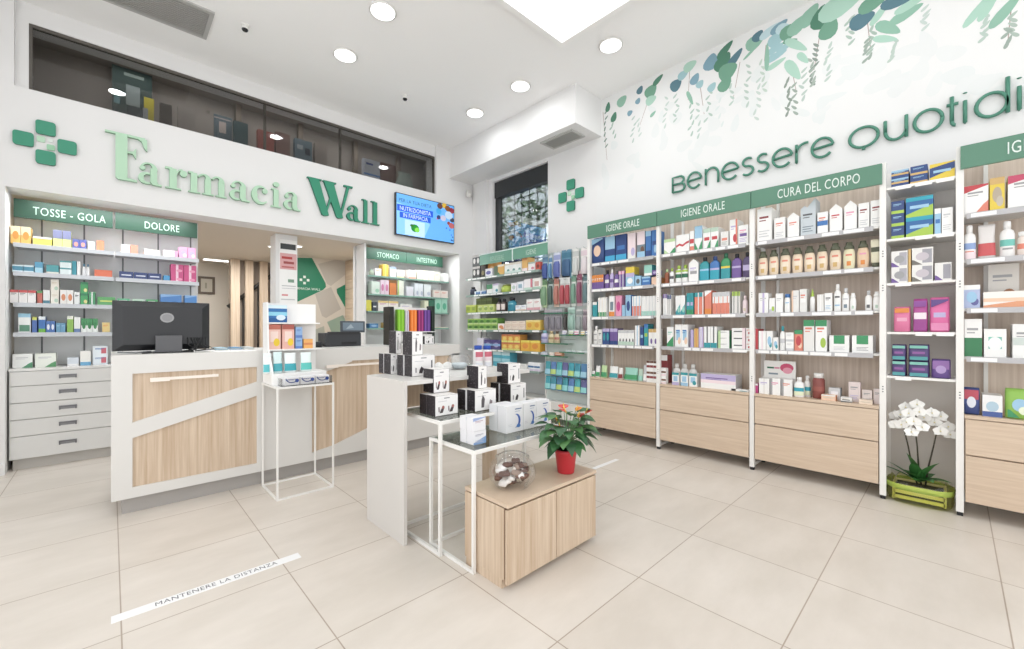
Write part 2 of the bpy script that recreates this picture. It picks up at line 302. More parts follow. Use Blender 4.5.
# ------------------------------------------------------------------ ceiling fittings
for i, (x, y) in enumerate(DOWN[:5]):
    lbl = ['round ceiling downlight farthest left and nearest the camera', 'round ceiling downlight above the letters of the word Farmacia', 'round ceiling downlight nearest the leafy wallpapered wall',
           'round ceiling downlight beside the boxed beam, nearer of two', 'round ceiling downlight beside the boxed beam, farther of two'][i]
    e = empty('ceiling_downlight', (x, y, ZC-.02), lbl, 'downlight', 'recessed downlights')
    MB().loft([(0, .115, .115), (.012, .112, .112), (.02, .1, .1)], METW, (x, y, ZC-.02), seg=28).build('trim_ring', e)
    MB().loft([(0, .1, .1), (.004, .1, .1)], mat('ffffff', .5, emit=2.5), (x, y, ZC-.026), seg=28).build('diffuser', e)
e = empty('ceiling_light_panel', (2.5, 1.98, ZC-.06), 'large square luminous ceiling panel with white frame', 'ceiling light')
p = MB(); a0, a1, b0, b1 = 1.86, 3.13, 1.34, 2.60
for q in [(a0, a1, b1-.05, b1), (a0, a1, b0, b0+.05), (a0, a0+.05, b0+.05, b1-.05), (a1-.05, a1, b0+.05, b1-.05)]: p.box(*q, ZC-.06, ZC, mat('f7f6f4', .4))
p.build('frame', e); MB().box(a0+.05, a1-.05, b0+.05, b1-.05, ZC-.03, ZC-.02, mat('ffffff', .5, emit=1.5)).build('diffuser', e)
for nm, (x, y), lb in [('a', tuple(onz(245, 27, ZC-.02)[:2]), 'small ceiling camera with black lens near the air grille'), ('b', tuple(onz(405, 97, ZC-.02)[:2]), 'small ceiling camera with black lens right of the long air grille')]:
    e = empty('ceiling_camera', (x, y, ZC-.055), lb, 'security camera', 'small ceiling cameras')
    MB().loft([(.045, .03, .03), (.055, .032, .032)], METW, (x, y, ZC-.055), seg=20).build('base', e)
    MB().loft([(.0, .012, .012), (.008, .024, .024), (.03, .024, .024), (.045, .02, .02)], METW, (x, y, ZC-.055), seg=20).build('housing', e)
    MB().loft([(0, .006, .006), (.003, .02, .02), (.012, .0255, .0255), (.02, .0255, .0255)], mat('black', .2), (x, y, ZC-.060), seg=20).build('lens', e)
def grille(name, x0, x1, y0, y1, z, lb, n, alongx=True):
    e = empty(name, ((x0+x1)/2, (y0+y1)/2, z), lb, 'air grille'); p = MB(); g = mat('b4b3b0', .4); t = .03
    for q in [(x0, x1, y0, y0+t), (x0, x1, y1-t, y1), (x0, x0+t, y0+t, y1-t), (x1-t, x1, y0+t, y1-t)]: p.box(*q, z-.015, z, g)
    p.build('frame', e); s = MB()
    s.box(x0+t, x1-t, y0+t, y1-t, z-.003, z-.001, mat('8d8c88', .6))
    for i in range(n):
        if alongx: yy = y0+t+(i+.5)*(y1-y0-2*t)/n; s.box(x0+t, x1-t, yy-.006, yy+.003, z-.012, z-.003, mat('a9a8a4', .5))
        else: xx = x0+t+(i+.5)*(x1-x0-2*t)/n; s.box(xx-.004, xx+.003, y0+t, y1-t, z-.012, z-.003, mat('a9a8a4', .5))
    s.build('louvres', e)
grille('ceiling_air_grille', -.75, .655, 4.44, 4.90, ZC, 'long grey ceiling air grille above the fascia', 14)
a = onz(543, 136, 3.507); b = onz(581, 132, 3.507)
grille('soffit_air_grille', 3.86, 4.12, 3.05, 3.55, 3.507, 'short grey air grille under the boxed beam', 10, False)
e = empty('motion_sensor', (4.12, YW-.03, 3.28), 'small white motion sensor in the corner below the boxed beam', 'sensor')
MB().loft([(-.05, .03, .02), (-.03, .045, .035), (.04, .045, .035), (.06, .03, .02)], mat('dedcd7', .4), (4.12, YW-.03, 3.33), e=3).build('housing', e)
MB().loft([(0, .028, .01), (.03, .03, .01)], mat('offw', .3), (4.12, YW-.064, 3.31), e=2.5).build('lens', e)
# ------------------------------------------------------------------ fascia lettering
def arcband(cx, cz, rx, rz, a0, a1, t0, t1=None, tm=None, n=14):
    # thick arc; thickness (horizontal weight) runs t0 -> tm -> t1
    t1 = t0 if t1 is None else t1; tm = (t0+t1)/2 if tm is None else tm; out = []; inn = []
    for i in range(n+1):
        k = i/n; q = math.radians(a0+(a1-a0)*k); t = (t0+(tm-t0)*2*k) if k < .5 else (tm+(t1-tm)*(2*k-1))
        out.append((cx+rx*math.cos(q), cz+rz*math.sin(q))); inn.append((cx+(rx-t)*math.cos(q), cz+(rz-t*.8)*math.sin(q)))
    return [[out[i], out[i+1], inn[i+1], inn[i]] for i in range(n)]
R4 = lambda x0, z0, x1, z1: [(x0, z0), (x1, z0), (x1, z1), (x0, z1)]
def circ(cx, cz, r, rz=None, n=16): return [(cx+r*math.cos(2*PI*i/n), cz+(rz or r)*math.sin(2*PI*i/n)) for i in range(n)]
GL = {}
GL['F'] = [R4(.24, .04, .52, 1), R4(.0, .96, .52, 1), [(.24, .04), (.3, .0), (.75, 0), (.75, .035), (.52, .06), (.5, .1)], [(.28, .1), (.34, .02), (.5, .02), (.52, .2)], R4(.5, .955, .95, 1), [(.72, .97), (1, .97), (1, .72), (.93, .78), (.86, .92)],
           [(.52, .60), (.64, .60), (.73, .50), (.73, .74), (.66, .655), (.52, .635)]]
GL['a'] = [R4(.52, .1, .80, .75)] + arcband(.46, .70, .36, .30, 0, 175, .30, .1, .07) + [circ(.2, .72, .12, .10)] + arcband(.36, .27, .34, .27, 60, 300, .08, .08, .24) + [[(.8, .2), (.52, .12), (.62, 0), (1, 0), (1, .06), (.86, .07)]]
GL['r'] = [R4(.18, .05, .50, .96), R4(0, .92, .3, 1), R4(0, 0, .7, .06)] + arcband(.72, .62, .28, .38, 80, 170, .1, .08) + [circ(.80, .80, .17, .15)]
GL['m'] = [R4(.06, .05, .22, .96), R4(0, .92, .12, 1), R4(0, 0, .3, .06), R4(.42, .05, .58, .75), R4(.36, 0, .65, .06), R4(.78, .05, .94, .75), R4(.71, 0, 1, .06)] + arcband(.40, .72, .18, .28, 0, 160, .16, .05) + arcband(.76, .72, .18, .28, 0, 160, .16, .05)
GL['c'] = arcband(.52, .5, .50, .5, 55, 320, .07, .07, .34, 22) + [circ(.78, .74, .15, .13)]
GL['i'] = [R4(.25, .05, .72, .96), R4(.02, .92, .5, 1), R4(0, 0, 1, .06), circ(.5, 1.24, .30, .13)]
GL['l'] = [R4(.26, .04, .72, 1.44), R4(.02, 1.42, .5, 1.48), R4(0, 0, 1, .06)]
GL['W'] = [[(.02, 1), (.24, 1), (.46, .03), (.36, 0), (.31, .03)], R4(0, .965, .3, 1), [(.34, 1), (.56, 1), (.78, .03), (.68, 0), (.63, .03)], R4(.33, .965, .62, 1), [(.36, .0), (.43, .16), (.56, .66), (.52, .72)], [(.69, 0), (.76, .14), (.93, .97), (.87, .97)], R4(.80, .955, 1, 1)]
FZ = 2.575
def letters(name, seq, xh, col, m_side, parent, fr_x):
    for (ch, x0, x1, hh) in seq:
        mb = MB()
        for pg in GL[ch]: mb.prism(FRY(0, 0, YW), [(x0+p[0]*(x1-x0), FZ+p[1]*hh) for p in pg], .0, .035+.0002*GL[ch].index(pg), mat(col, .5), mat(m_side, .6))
        mb.build('letter_'+ch.lower(), parent)
e = empty('wall_lettering', (1.2, YW, FZ), 'raised green serif lettering reading Farmacia Wall on the white fascia', 'lettering')
U = lambda u, v: ony(u, v, YW).x
xh = .208
seq = [('F', U(105, 150), U(147, 150), .43), ('a', U(137.5, 170), U(161.5, 178), xh), ('r', U(165, 178), U(187.5, 178), xh), ('m', U(188, 183), U(226, 190), xh), ('a', U(228.5, 190), U(249, 193), xh),
       ('c', U(250.5, 195), U(268, 195), xh), ('i', U(270.5, 200), U(280.5, 200), xh), ('a', U(282.5, 200), U(299.5, 200), xh)]
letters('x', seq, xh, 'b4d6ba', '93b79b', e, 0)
seq = [('W', U(306.5, 200), U(351.5, 200), .435), ('a', U(345.5, 200), U(359.5, 200), xh*.97), ('l', U(361, 200), U(368.5, 200), xh), ('l', U(370, 200), U(378.5, 200), xh)]
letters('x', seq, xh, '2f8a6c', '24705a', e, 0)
def cross_sign(fr, cx, cz, s, lb):
    O, R, Uv, N = fr; base = O+R*cx+Uv*cz
    e = empty('cross_sign', base, lb, 'cross emblem')
    def rr(x, z, w_, h_, r=.025, n=4):
        pts = []
        for (qx, qz, a) in [(x+w_/2-r, z+h_/2-r, 0), (x-w_/2+r, z+h_/2-r, 90), (x-w_/2+r, z-h_/2+r, 180), (x+w_/2-r, z-h_/2+r, 270)]:
            for i in range(n+1): q = math.radians(a+90*i/n); pts.append((cx+qx+r*math.cos(q), cz+qz+r*math.sin(q)))
        return pts
    for (dx, dz) in [(0, .135), (0, -.135), (.135, 0), (-.135, 0)]:
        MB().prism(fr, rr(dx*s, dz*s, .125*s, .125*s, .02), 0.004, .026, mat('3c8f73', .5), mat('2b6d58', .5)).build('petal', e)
    MB().prism(fr, rr(-.03*s, .03*s, .05*s, .05*s, .008), .002, .012, mat('b9d8be', .5)).prism(fr, rr(.03*s, -.03*s, .05*s, .05*s, .008), .002, .012, mat('9cc9a8', .5)).prism(fr, rr(.03*s, .035*s, .03*s, .03*s, .006), .002, .01, mat('dfe6e0', .5)).build('centre_squares', e)
    return e
cross_sign(FRY(0, 0, YW), -.402, 2.775, .93, 'green cross emblem of four rounded squares left of the Farmacia lettering')
cross_sign(FRX(0, 0, XW), -3.385, 2.90, 1.02, 'green cross emblem of four rounded squares right of the barred window')
# ------------------------------------------------------------------ wall screen
tx0, tx1, tz0, tz1 = 2.835, 3.82, 2.49, 3.075
e = empty('wall_screen', ((tx0+tx1)/2, YW, tz0), 'wall-mounted blue advertising screen right of the Wall lettering', 'screen')
MB().box(tx0, tx1, YW-.055, YW-.012, tz0, tz1, mat('1d2733', .3)).box(tx0+.3, tx1-.3, YW-.012, YW, tz0+.15, tz1-.15, mat('black')).build('casing', e, bevel=.004)
sc = MB(); sy = FRY(0, 0, YW-.055); q = .012
def emq(c, k=1.0): return mat(c, .4, emit=k*.55)
sc.flat(sy, R4(tx0+q, tz0+q, tx1-q, tz1-q), .001, emq('63a8ea', .85))
sc.flat(sy, [(tx0+q, tz0+q), (tx0+.45, tz0+q), (tx0+.55, tz0+.22), (tx0+.3, tz0+.4), (tx0+q, tz0+.45)], .0012, emq('86c0f4', .85))
sc.flat(sy, R4(tx0+.14, tz0+.02, tx0+.46, tz0+.23), .0015, emq('b8d6f4', .8))
sc.flat(sy, R4(tx0+.02, tz0+.335, tx0+.60, tz0+.425), .0016, emq('1c54c8', .9)); sc.flat(sy, R4(tx0+.06, tz0+.245, tx0+.56, tz0+.325), .0016, emq('1c54c8', .9))
ap = circ(tx0+.30, tz0+.13, .065, .055); sc.flat(sy, ap, .002, emq('1d8a2e', .8)); sc.flat(sy, circ(tx0+.335, tz0+.11, .04, .035), .0024, emq('7fd04a', .8)); sc.flat(sy, circ(tx0+.25, tz0+.16, .03, .02), .0024, emq('2c6b1c', .8))
for (dx, dz, r, c) in [(.72, .53, .05, '5a3a3a'), (.80, .55, .045, 'c9a53a'), (.86, .52, .05, '7a4a2a'), (.93, .5, .05, '8a2a3a'), (.70, .45, .05, '3f9ad0'), (.88, .42, .07, 'b0c4d8'), (.78, .36, .05, 'b9b4c8'), (.70, .36, .035, '2a3a6a'), (.68, .34, .02, 'd04a6a'), (.94, .36, .04, '3a3a4a'),
                      (.93, .27, .05, 'b05a5a'), (.88, .3, .03, '8a3a3a'), (.84, .22, .012, '1c54c8'), (.90, .2, .012, '1c54c8'), (.93, .13, .01, '1c54c8'), (.95, .1, .012, '12408a'), (.93, .05, .014, '12408a'), (.955, .045, .012, '0f2f6a')]:
    sc.flat(sy, circ(tx0+dx, tz0+dz, r, r*.9, 10), .0018+r*.004, emq(c, .8))
sc.build('display', e)
for (t, x, z, sz, c, sx) in [('PER LA TUA DIETA', .31, .465, .07, '2b5a7a', .9), ('NUTRIZIONISTA', .31, .35, .085, 'cfe4ff', .80), ('IN FARMACIA', .31, .26, .082, 'cfe4ff', .80)]:
    text_obj('screen_text', t, sz, emq(c, .8), e, (tx0+x, YW-.0575, tz0+z), 'Y', .0003, sx)
# ------------------------------------------------------------------ Benessere Quotidi(ano) rounded lettering on the papered wall
e = empty('wall_lettering', (XW, .6, 2.6), 'raised rounded green lettering reading Benessere Quotidiano above the racks', 'lettering')
def arcpts(cx, cz, rx, rz, a0, a1, n=18): return [(cx+rx*math.cos(math.radians(a0+(a1-a0)*i/n)), cz+rz*math.sin(math.radians(a0+(a1-a0)*i/n))) for i in range(n+1)]
RL = {'B': [[(0, 0), (0, 1), (.55, 1)] + arcpts(.62, .76, .3, .24, 90, -90, 8) + [(0, .52)], [(.6, .52)] + arcpts(.66, .26, .34, .26, 90, -90, 8) + [(0, 0)]],
 'e': [arcpts(.5, .5, .5, .5, 0, 300, 22)[:0] + [(.02, .5), (.99, .56)] + arcpts(.5, .5, .5, .5, 8, 318, 24)],
 'n': [[(0, 0), (0, 1)], [(0, .6)] + arcpts(.5, .55, .5, .45, 170, 0, 12) + [(1, 0)]],
 's': [arcpts(.52, .76, .42, .24, 50, 260, 12) + arcpts(.48, .26, .46, .26, 80, -140, 12)],
 'r': [[(0, 0), (0, 1)], [(0, .55)] + arcpts(.75, .55, .75, .45, 170, 75, 8)],
 'q': [arcpts(.5, .5, .5, .5, 0, 360, 26), [(.5, 0), (.5, -.14)]],
 'o': [arcpts(.5, .5, .5, .5, 0, 360, 26)],
 'u': [[(0, 1), (0, .45)] + arcpts(.5, .45, .5, .45, 180, 345, 12), [(1, 1.05), (1, .02)]],
 't': [[(.45, 1.3), (.45, .2)] + arcpts(.75, .2, .3, .2, 180, 275, 6), [(0, .95), (1, .95)]],
 'i': [[(.5, 0), (.5, .98)], [(.5, 1.30), (.5, 1.33)]],
 'd': [arcpts(.5, .5, .5, .5, 0, 360, 26), [(1, 1.5), (1, 0)]],
 'a': [arcpts(.5, .5, .5, .5, 0, 360, 26), [(1, 1), (1, 0)]]}
LM = mat('4b8571', .5); zb = 2.615; hz = .155
us = [('B', 673.5, 685.5), ('e', 688.5, 702), ('n', 706.5, 719), ('e', 723, 739), ('s', 742.5, 754.5), ('s', 757.5, 769.5), ('e', 773.5, 792.5), ('r', 797, 809.5), ('e', 812.5, 833.5), ('q', 850, 878.5), ('u', 885.5, 906.5), ('o', 914.5, 942.5), ('t', 946.5, 958.5), ('i', 963.5, 966.5), ('d', 976, 1007.5), ('i', 1017, 1021)]
seqs = [(c, onx(a, 150, XW).y, onx(b, 150, XW).y) for c, a, b in us]
y = seqs[-1][2]-.04
for c, wd in [('a', .115), ('n', .09), ('o', .115)]: seqs.append((c, y, y-wd)); y -= wd+.04
for c, y0, y1 in seqs:
    mb = MB()
    for st in RL[c]:
        mb.tube([(XW-.02, y0+(y1-y0)*p[0], zb+hz*p[1]) for p in st], .0112, LM, 6)
    xs = [(y0+(y1-y0)*RL[c][0][0][0]), zb+hz*.5]
    mb.tube([(XW-.02, y0+(y1-y0)*RL[c][0][0][0], zb+hz*RL[c][0][0][1]), (XW, y0+(y1-y0)*RL[c][0][0][0], zb+hz*RL[c][0][0][1])], .004, LM, 5)
    mb.build('letter_'+c.lower(), e)
# ------------------------------------------------------------------ wall racks on the right
XF = 3.93
SH = [1.925, 1.635, 1.325, 1.018, .648]
GS = mat('5b8671', .45); SHM = mat('dddbd8', .4); RAILM = mat('b9b8ba', .35)
BAYS = [('first IGIENE ORALE bay', 2.862, 2.024, 'IGIENE ORALE', 'farthest from the camera'), ('second IGIENE ORALE bay', 2.024, 1.180, 'IGIENE ORALE', 'next to the body care bay'),
        ('CURA DEL CORPO bay', 1.180, .345, 'CURA DEL CORPO', ''), ('cut-off IGI bay', -.026, -.866, 'IGIENE INTIMA', '')]
blab = ['white and oak rack bay with green IGIENE ORALE header, farthest along the wall', 'white and oak rack bay with green IGIENE ORALE header, beside CURA DEL CORPO bay',
        'white and oak rack bay with green CURA DEL CORPO header', 'white and oak rack bay at right frame edge with header starting IGI']
def upright(par, y, name='upright'):
    u = MB(); u.box(XF-.005, XF+.03, y-.0175, y+.0175, .025, 2.36, METW).box(XF+.30, XF+.33, y-.0175, y+.0175, .025, 2.36, METW).box(XF+.03, XF+.30, y-.012, y+.012, .03, .055, METW)
    u.box(XF+.0, XF+.028, y-.014, y+.014, 0, .025, mat('black')).box(XF+.30, XF+.328, y-.014, y+.014, 0, .025, mat('black'))
    for z in (.75, 1.46, 1.70):
        for k in range(3): u.box(XF-.0058, XF-.005, y-.004, y+.004, z+k*.018, z+k*.018+.006, mat('dgrey'))
    u.build(name, par)
def rail_labels(mb, x, ya, yb, z, rnd, h=.03, dens=.7):
    yy = ya-.02
    while yy > yb+.1:
        wd = rnd.uniform(.06, .14)
        if rnd.random() < dens: mb.box(x-.0015, x, yy, yy-wd, z-h+.003, z-.004, mat('f4f3f1'))
        yy -= wd+rnd.uniform(.004, .03)
rl = random.Random(11)
for bi, (nm, ya, yb, sign, _) in enumerate(BAYS):
    e = empty('shelving_bay', (XF+.17, (ya+yb)/2, 0), blab[bi], 'shelving unit', 'wall rack bays')
    m_ = .0175
    MB().box(XF-.03, XF-.008, yb+.002, ya-.002, 2.208, 2.352, GS).build('header_panel', e, bevel=.002)
    text_obj('header_lettering', sign, .103, mat('dfe8e2', .5), e, (XF-.031, [2.41, 1.585, .725, -.425][bi], 2.245), 'X', .001, .565, 1.08)
    MB().box(XF+.31, XF+.325, yb+m_, ya-m_, .1, 2.34, WOODB).build('back_panel', e)
    MB().box(XF+.28, XF+.31, ya-.13, ya-.11, .65, 2.3, METW).build('shelf_channel', e)
    upright(e, ya-.0 if bi in (0, 3) else ya)
    if bi in (2, 3): upright(e, yb)
    for si, z in enumerate(SH[:4]):
        s = MB().box(XF+.02, XF+.31, yb+m_, ya-m_, z-.018, z, SHM)
        s.box(XF, XF+.02, yb+m_+.035, ya-m_-.012, z-.032, z+.002, RAILM)
        s.tube([(XF+.012, yb+.02, z-.012), (XF+.012, yb+.055, z-.012)], .006, METW, 6)
        rail_labels(s, XF, ya-m_-.01, yb+m_+.03, z, rl, dens=.8)
        s.build('shelf', e)
    MB().box(XF+.012, XF+.31, yb+.024, ya-.024, .100, .640, WOODH).box(XF-.01, XF+.31, yb+.02, ya-.02, .628, .648, WOODH).build('cabinet_body', e)
    MB().box(XF-.012, XF+.008, yb+.024, ya-.024, .400, .622, WOODH).build('drawer_front', e, bevel=.002)
    MB().box(XF-.012, XF+.008, yb+.024, ya-.024, .100, .392, WOODH).build('drawer_front', e, bevel=.002)
NS = [2.18, 1.82, 1.513, 1.173, .867]
e = empty('shelving_column', (XF+.17, .16, 0), 'narrow white shelf column with the orchid standing under it', 'shelving unit')
MB().box(XF+.31, XF+.325, -.009, .328, .03, 2.3, wall_mat('d8d2cc', 'column_back')).build('back_panel', e)
for z in NS:
    s = MB().box(XF+.004, XF+.31, -.008, .327, z-.016, z, METW)
    for k in range(3):
        if rl.random() < .8: s.box(XF+.001, XF+.004, .28-k*.1, .20-k*.1, z-.026, z-.004, mat('f4f3f1'))
    s.build('shelf', e)
# ------------------------------------------------------------------ shelving in the fascia opening
def niche(name, x0, x1, lb, signs, zs, cab, splits, glassy=False):
    e = empty(name, ((x0+x1)/2, 5.65, 0), lb, 'shelving unit')
    b = MB().box(x0, x1, 5.785, 5.798, .86, 2.34, mat('e8e9e9', .5))
    if not glassy:
        for i in range(5): xx = x0+.165+i*(x1-x0-.2)/4; b.box(xx-.006, xx+.006, 5.782, 5.7855, .86, 2.3, mat('77797b'))
    b.build('back_panel', e)
    for (sa, sb, t) in signs:
        MB().box(sa, sb, 5.58, 5.6, 2.16, 2.318, mat('1f4232' if not glassy else '2a5140', .45)).build('header_panel', e)
        text_obj('header_lettering', t, .10, mat('9db5a7'), e, ((sa+sb)/2+.03, 5.579, 2.198), 'Y', .0008, .66, 1.1)
    for (sa, sb) in splits:
        for z in zs:
            s = MB().box(sa, sb, 5.50, 5.785, z-.02, z, mat('d9dbdd', .35) if not glassy else GGLASS)
            if not glassy:
                s.box(sa, sb, 5.488, 5.5, z-.035, z+.002, mat('c3c6cb', .3))
            else: s.box(sa, sb, 5.496, 5.5, z-.02, z, mat('8fb3a6', .2))
            s.build('shelf', e)
    return e
e = niche('shelving_unit', -.625, .668, 'white shelving with green TOSSE - GOLA and DOLORE headers in the left opening', [(-.607, .012, 'TOSSE - GOLA'), (.03, .668, 'DOLORE')], [1.925, 1.68, 1.415, 1.16], True, [(-.60, .02), (.03, .672)])
c = MB().box(-.618, .668, 5.44, 5.785, .09, .835, mat('d5d4d1', .4)).box(-.62, .67, 5.425, 5.785, .835, .855, mat('e2e1de', .35)); c.build('cabinet_body', e)
MB().box(-.6, .66, 5.47, 5.5, 0, .09, mat('bdb9b3', .5)).build('plinth', e)
zz = [.832, .709, .567, .425, .284, .093]
for i in range(5):
    for (a, b_) in [(-.612, -.0+.02), (.025, .662)]:
        d = MB().box(a, b_, 5.42, 5.44, zz[i+1]+.003, zz[i]-.003, mat('dad9d6', .35)).build('drawer_front', e, bevel=.002)
        xc = (a+b_)/2+.02
        MB().box(xc-.055, xc+.055, 5.408, 5.42, (zz[i]+zz[i+1])/2+.012, (zz[i]+zz[i+1])/2+.022, mat('77777a', .3, 1)).box(xc-.055, xc-.045, 5.408, 5.42, (zz[i]+zz[i+1])/2-.012, (zz[i]+zz[i+1])/2+.012, mat('77777a', .3, 1)).box(xc+.045, xc+.055, 5.408, 5.42, (zz[i]+zz[i+1])/2-.012, (zz[i]+zz[i+1])/2+.012, mat('77777a', .3, 1)).box(xc-.045, xc+.045, 5.4185, 5.42, (zz[i]+zz[i+1])/2-.01, (zz[i]+zz[i+1])/2+.012, mat('8b8b8d', .4)).build('handle', d)
e = niche('shelving_unit', 2.50, 3.85, 'glass shelving with dark green headers in the right opening below the screen', [(2.525, 3.155, 'STOMACO'), (3.16, 3.80, 'INTESTINO')], [1.925, 1.67, 1.435, 1.2], True, [(2.53, 3.86)], True)
MB().box(2.495, 2.52, 5.53, 5.785, 0, 2.355, WALL).build('side_panel', e); MB().box(2.53, 3.86, 5.42, 5.785, 0, .95, LAC).build('cabinet_body', e)
# pillar with posters
px0, px1 = 1.50, 1.712
pe = MB().box(1.463, 1.712, 5.745, 5.98, 0, ZO, WALL); struct(pe, 'wall_pillar')
e = empty('poster_strip', (1.62, 5.745, 1.35), 'white leaflet strip with pink and black notices on the pillar', 'poster')
pp = MB().box(1.505, 1.705, 5.737, 5.745, 1.2, 2.3, mat('f3f2f0')); F1 = FRY(0, 0, 5.737)
pp.flat(F1, R4(1.515, 2.18, 1.69, 2.25), .001, mat('3f4244')); pp.flat(F1, R4(1.51, 1.93, 1.70, 2.13), .001, mat('d9a8a8'))
for (x, z, w_, h_, c) in [(1.53, 2.06, .12, .03, 'b8403f'), (1.55, 2.0, .12, .03, 'a04b4b'), (1.53, 1.95, .14, .02, 'c06a6a'), (1.60, 1.77, .07, .04, '7d9a86'), (1.53, 1.72, .16, .01, 'b8b8ba'), (1.53, 1.69, .16, .008, 'c8c8ca'), (1.53, 1.6, .07, .02, 'd58a8a'), (1.52, 1.55, .16, .012, 'c3c3c5'), (1.52, 1.45, .16, .01, 'c3c3c5'), (1.52, 1.35, .12, .01, 'c3c3c5')]:
    pp.flat(F1, R4(x, z, x+w_, z+h_), .0015, mat(c))
pp.build('poster', e)
# ------------------------------------------------------------------ back room contents
e = empty('picture_frame', (1.05, 9.14, 2.0), 'small dark framed picture on the beige back room wall', 'picture')
a, b = ony(198, 276, 9.12), ony(215, 294.5, 9.12)
MB().box(a.x, b.x, 9.12, 9.15, b.z, a.z, mat('5a4a3a')).build('frame', e); MB().box(a.x+.04, b.x-.04, 9.115, 9.121, b.z+.04, a.z-.04, mat('b9b09f')).flat(FRY(0, 0, 9.115), R4(a.x+.1, b.z+.1, b.x-.12, b.z+.2), .001, mat('8f8a78')).build('print', e)
# stair panel with four vertical oak slats
yy = 8.3
X0 = lambda u: ony(u, 328, yy).x
MB().box(X0(231), X0(286), yy+.15, yy+.2, 0, ZO, mat('a39384', .7)).build('stair_screen', label='brown stairwell screen behind the vertical oak slats', cat='screen')
for i, (u0, u1) in enumerate([(231, 240), (245.5, 253.5), (260, 268), (275, 283)]):
    MB().box(X0(u0), X0(u1), yy, yy+.06, 0, ZO-.003, WOODV).build('oak_slat', label=['leftmost vertical oak slat in the back room', 'second vertical oak slat from left in the back room', 'third vertical oak slat from left, just left of the pillar', 'fourth vertical oak slat, partly hidden behind the pillar'][i], cat='slat', group='vertical oak slats')
hr = MB(); a, b = ony(239, 299, yy+.1), ony(290, 262, yy+.1); dirv = b-a
hr.tube([a-dirv*.2, b+dirv*.2], .035, mat('2a2725', .5), 6)
for (u, v) in [(243, 345), (258, 330)]: q_ = ony(u, v, yy+.1); hr.tube([(q_.x, q_.y, 0), (q_.x, q_.y, a.z+(q_.x-a.x)*dirv.z/dirv.x)], .012, mat('2a2725'), 6)
hr.build('stair_handrail', label='dark slanting stair handrail behind the oak slats', cat='handrail')
# printed mural wall
MY = 7.28; mu = MB().box(2.03, 2.96, MY, MY+.06, 0, ZO, mat('cfc7bb', .7)); mf = FRY(0, 0, MY)
P = lambda *uv: [(ony(u, v, MY).x, ony(u, v, MY).z) for u, v in uv]
mu.flat(mf, P((286, 257.5), (312, 258), (325.5, 283), (326, 287), (323, 290), (286, 307)), .002, mat('1f7a5a', .5))
mu.flat(mf, P((336.5, 289), (346, 284), (346, 309), (337, 293)), .002, mat('1f7a5a', .5))
mu.flat(mf, P((318, 264), (340, 258.5), (345, 262), (345, 275), (331, 286), (327, 284)), .0015, mat('b9b2a8', .6))
mu.flat(mf, P((315, 294), (331, 287), (341, 309), (326, 318), (322, 316)), .0015, mat('b5aea5', .6))
mu.flat(mf, P((327, 322), (343, 315), (346, 322), (346, 336), (334, 338)), .0018, mat('93a898', .6)); mu.flat(mf, P((314, 330), (324, 326), (326, 345), (314, 345)), .0018, mat('a9aba0', .6))
cx_, cz_ = P((304.5, 280))[0]
for dx, dz in [(0, .05), (0, -.05), (.055, 0), (-.055, 0)]: mu.flat(mf, R4(cx_+dx-.02, cz_+dz-.02, cx_+dx+.02, cz_+dz+.02), .003, mat('dfe6df'))
mw = mu.build('mural_panel', label='printed mural panel with green and grey rounded squares in the back room', cat='mural')
a = P((307, 290))[0]; text_obj('mural_lettering', 'FARMACIA WALL', .055, mat('dfe6df'), mw, (a[0], MY-.004, a[1]), 'Y', .0008, 1.0)
# side slat wall
sl = MB()
for i in range(14): sl.box(2.94, 2.96, 6.0, 7.28, .05+i*.165, .05+i*.165+.158, WOODD)
struct(sl, 'wall_slatted')
lt = onz(207, 258.5, ZO)
e = empty('linear_ceiling_light', (lt.x, lt.y, ZO-.03), 'white linear ceiling light in the back room', 'ceiling light')
MB().box(lt.x-.05, lt.x+.35, lt.y-.05, lt.y+.1, ZO-.012, ZO, METW).build('housing', e); MB().box(lt.x-.04, lt.x+.34, lt.y-.04, lt.y+.09, ZO-.02, ZO-.012, mat('ffffff', emit=2.5)).build('diffuser', e)
for (u, v, l_) in [(273.5, 247, 'small round ceiling spot just left of the pillar'), (297, 246.5, 'small round ceiling spot just right of the pillar')]:
    q_ = onz(u, v, ZO-.01); e = empty('ceiling_spot', (q_.x, q_.y, ZO-.01), l_, 'downlight'); MB().loft([(0, .075, .075), (.01, .08, .08)], METW, tuple(e.location), seg=20).build('trim_ring', e); MB().loft([(-.004, .06, .06), (0, .06, .06)], mat('ffffff', emit=3), tuple(e.location), seg=20).build('diffuser', e)
# ------------------------------------------------------------------ service counter
CYF = 3.65
e = empty('service_counter', (1.4, 4.0, 0), 'long white service counter with inset oak panels and diagonal white bands', 'counter')
XR = 2.70
MB().box(.05, XR-.05, CYF+.045, CYF+.5, 0, .105, mat('a8a4a0', .4)).build('plinth', e)
MB().box(0, XR, CYF+.02, CYF+.62, .105, 1.027, LAC).build('body', e)
ff = FRY(0, 0, CYF+.02); T = .02
fp = MB()
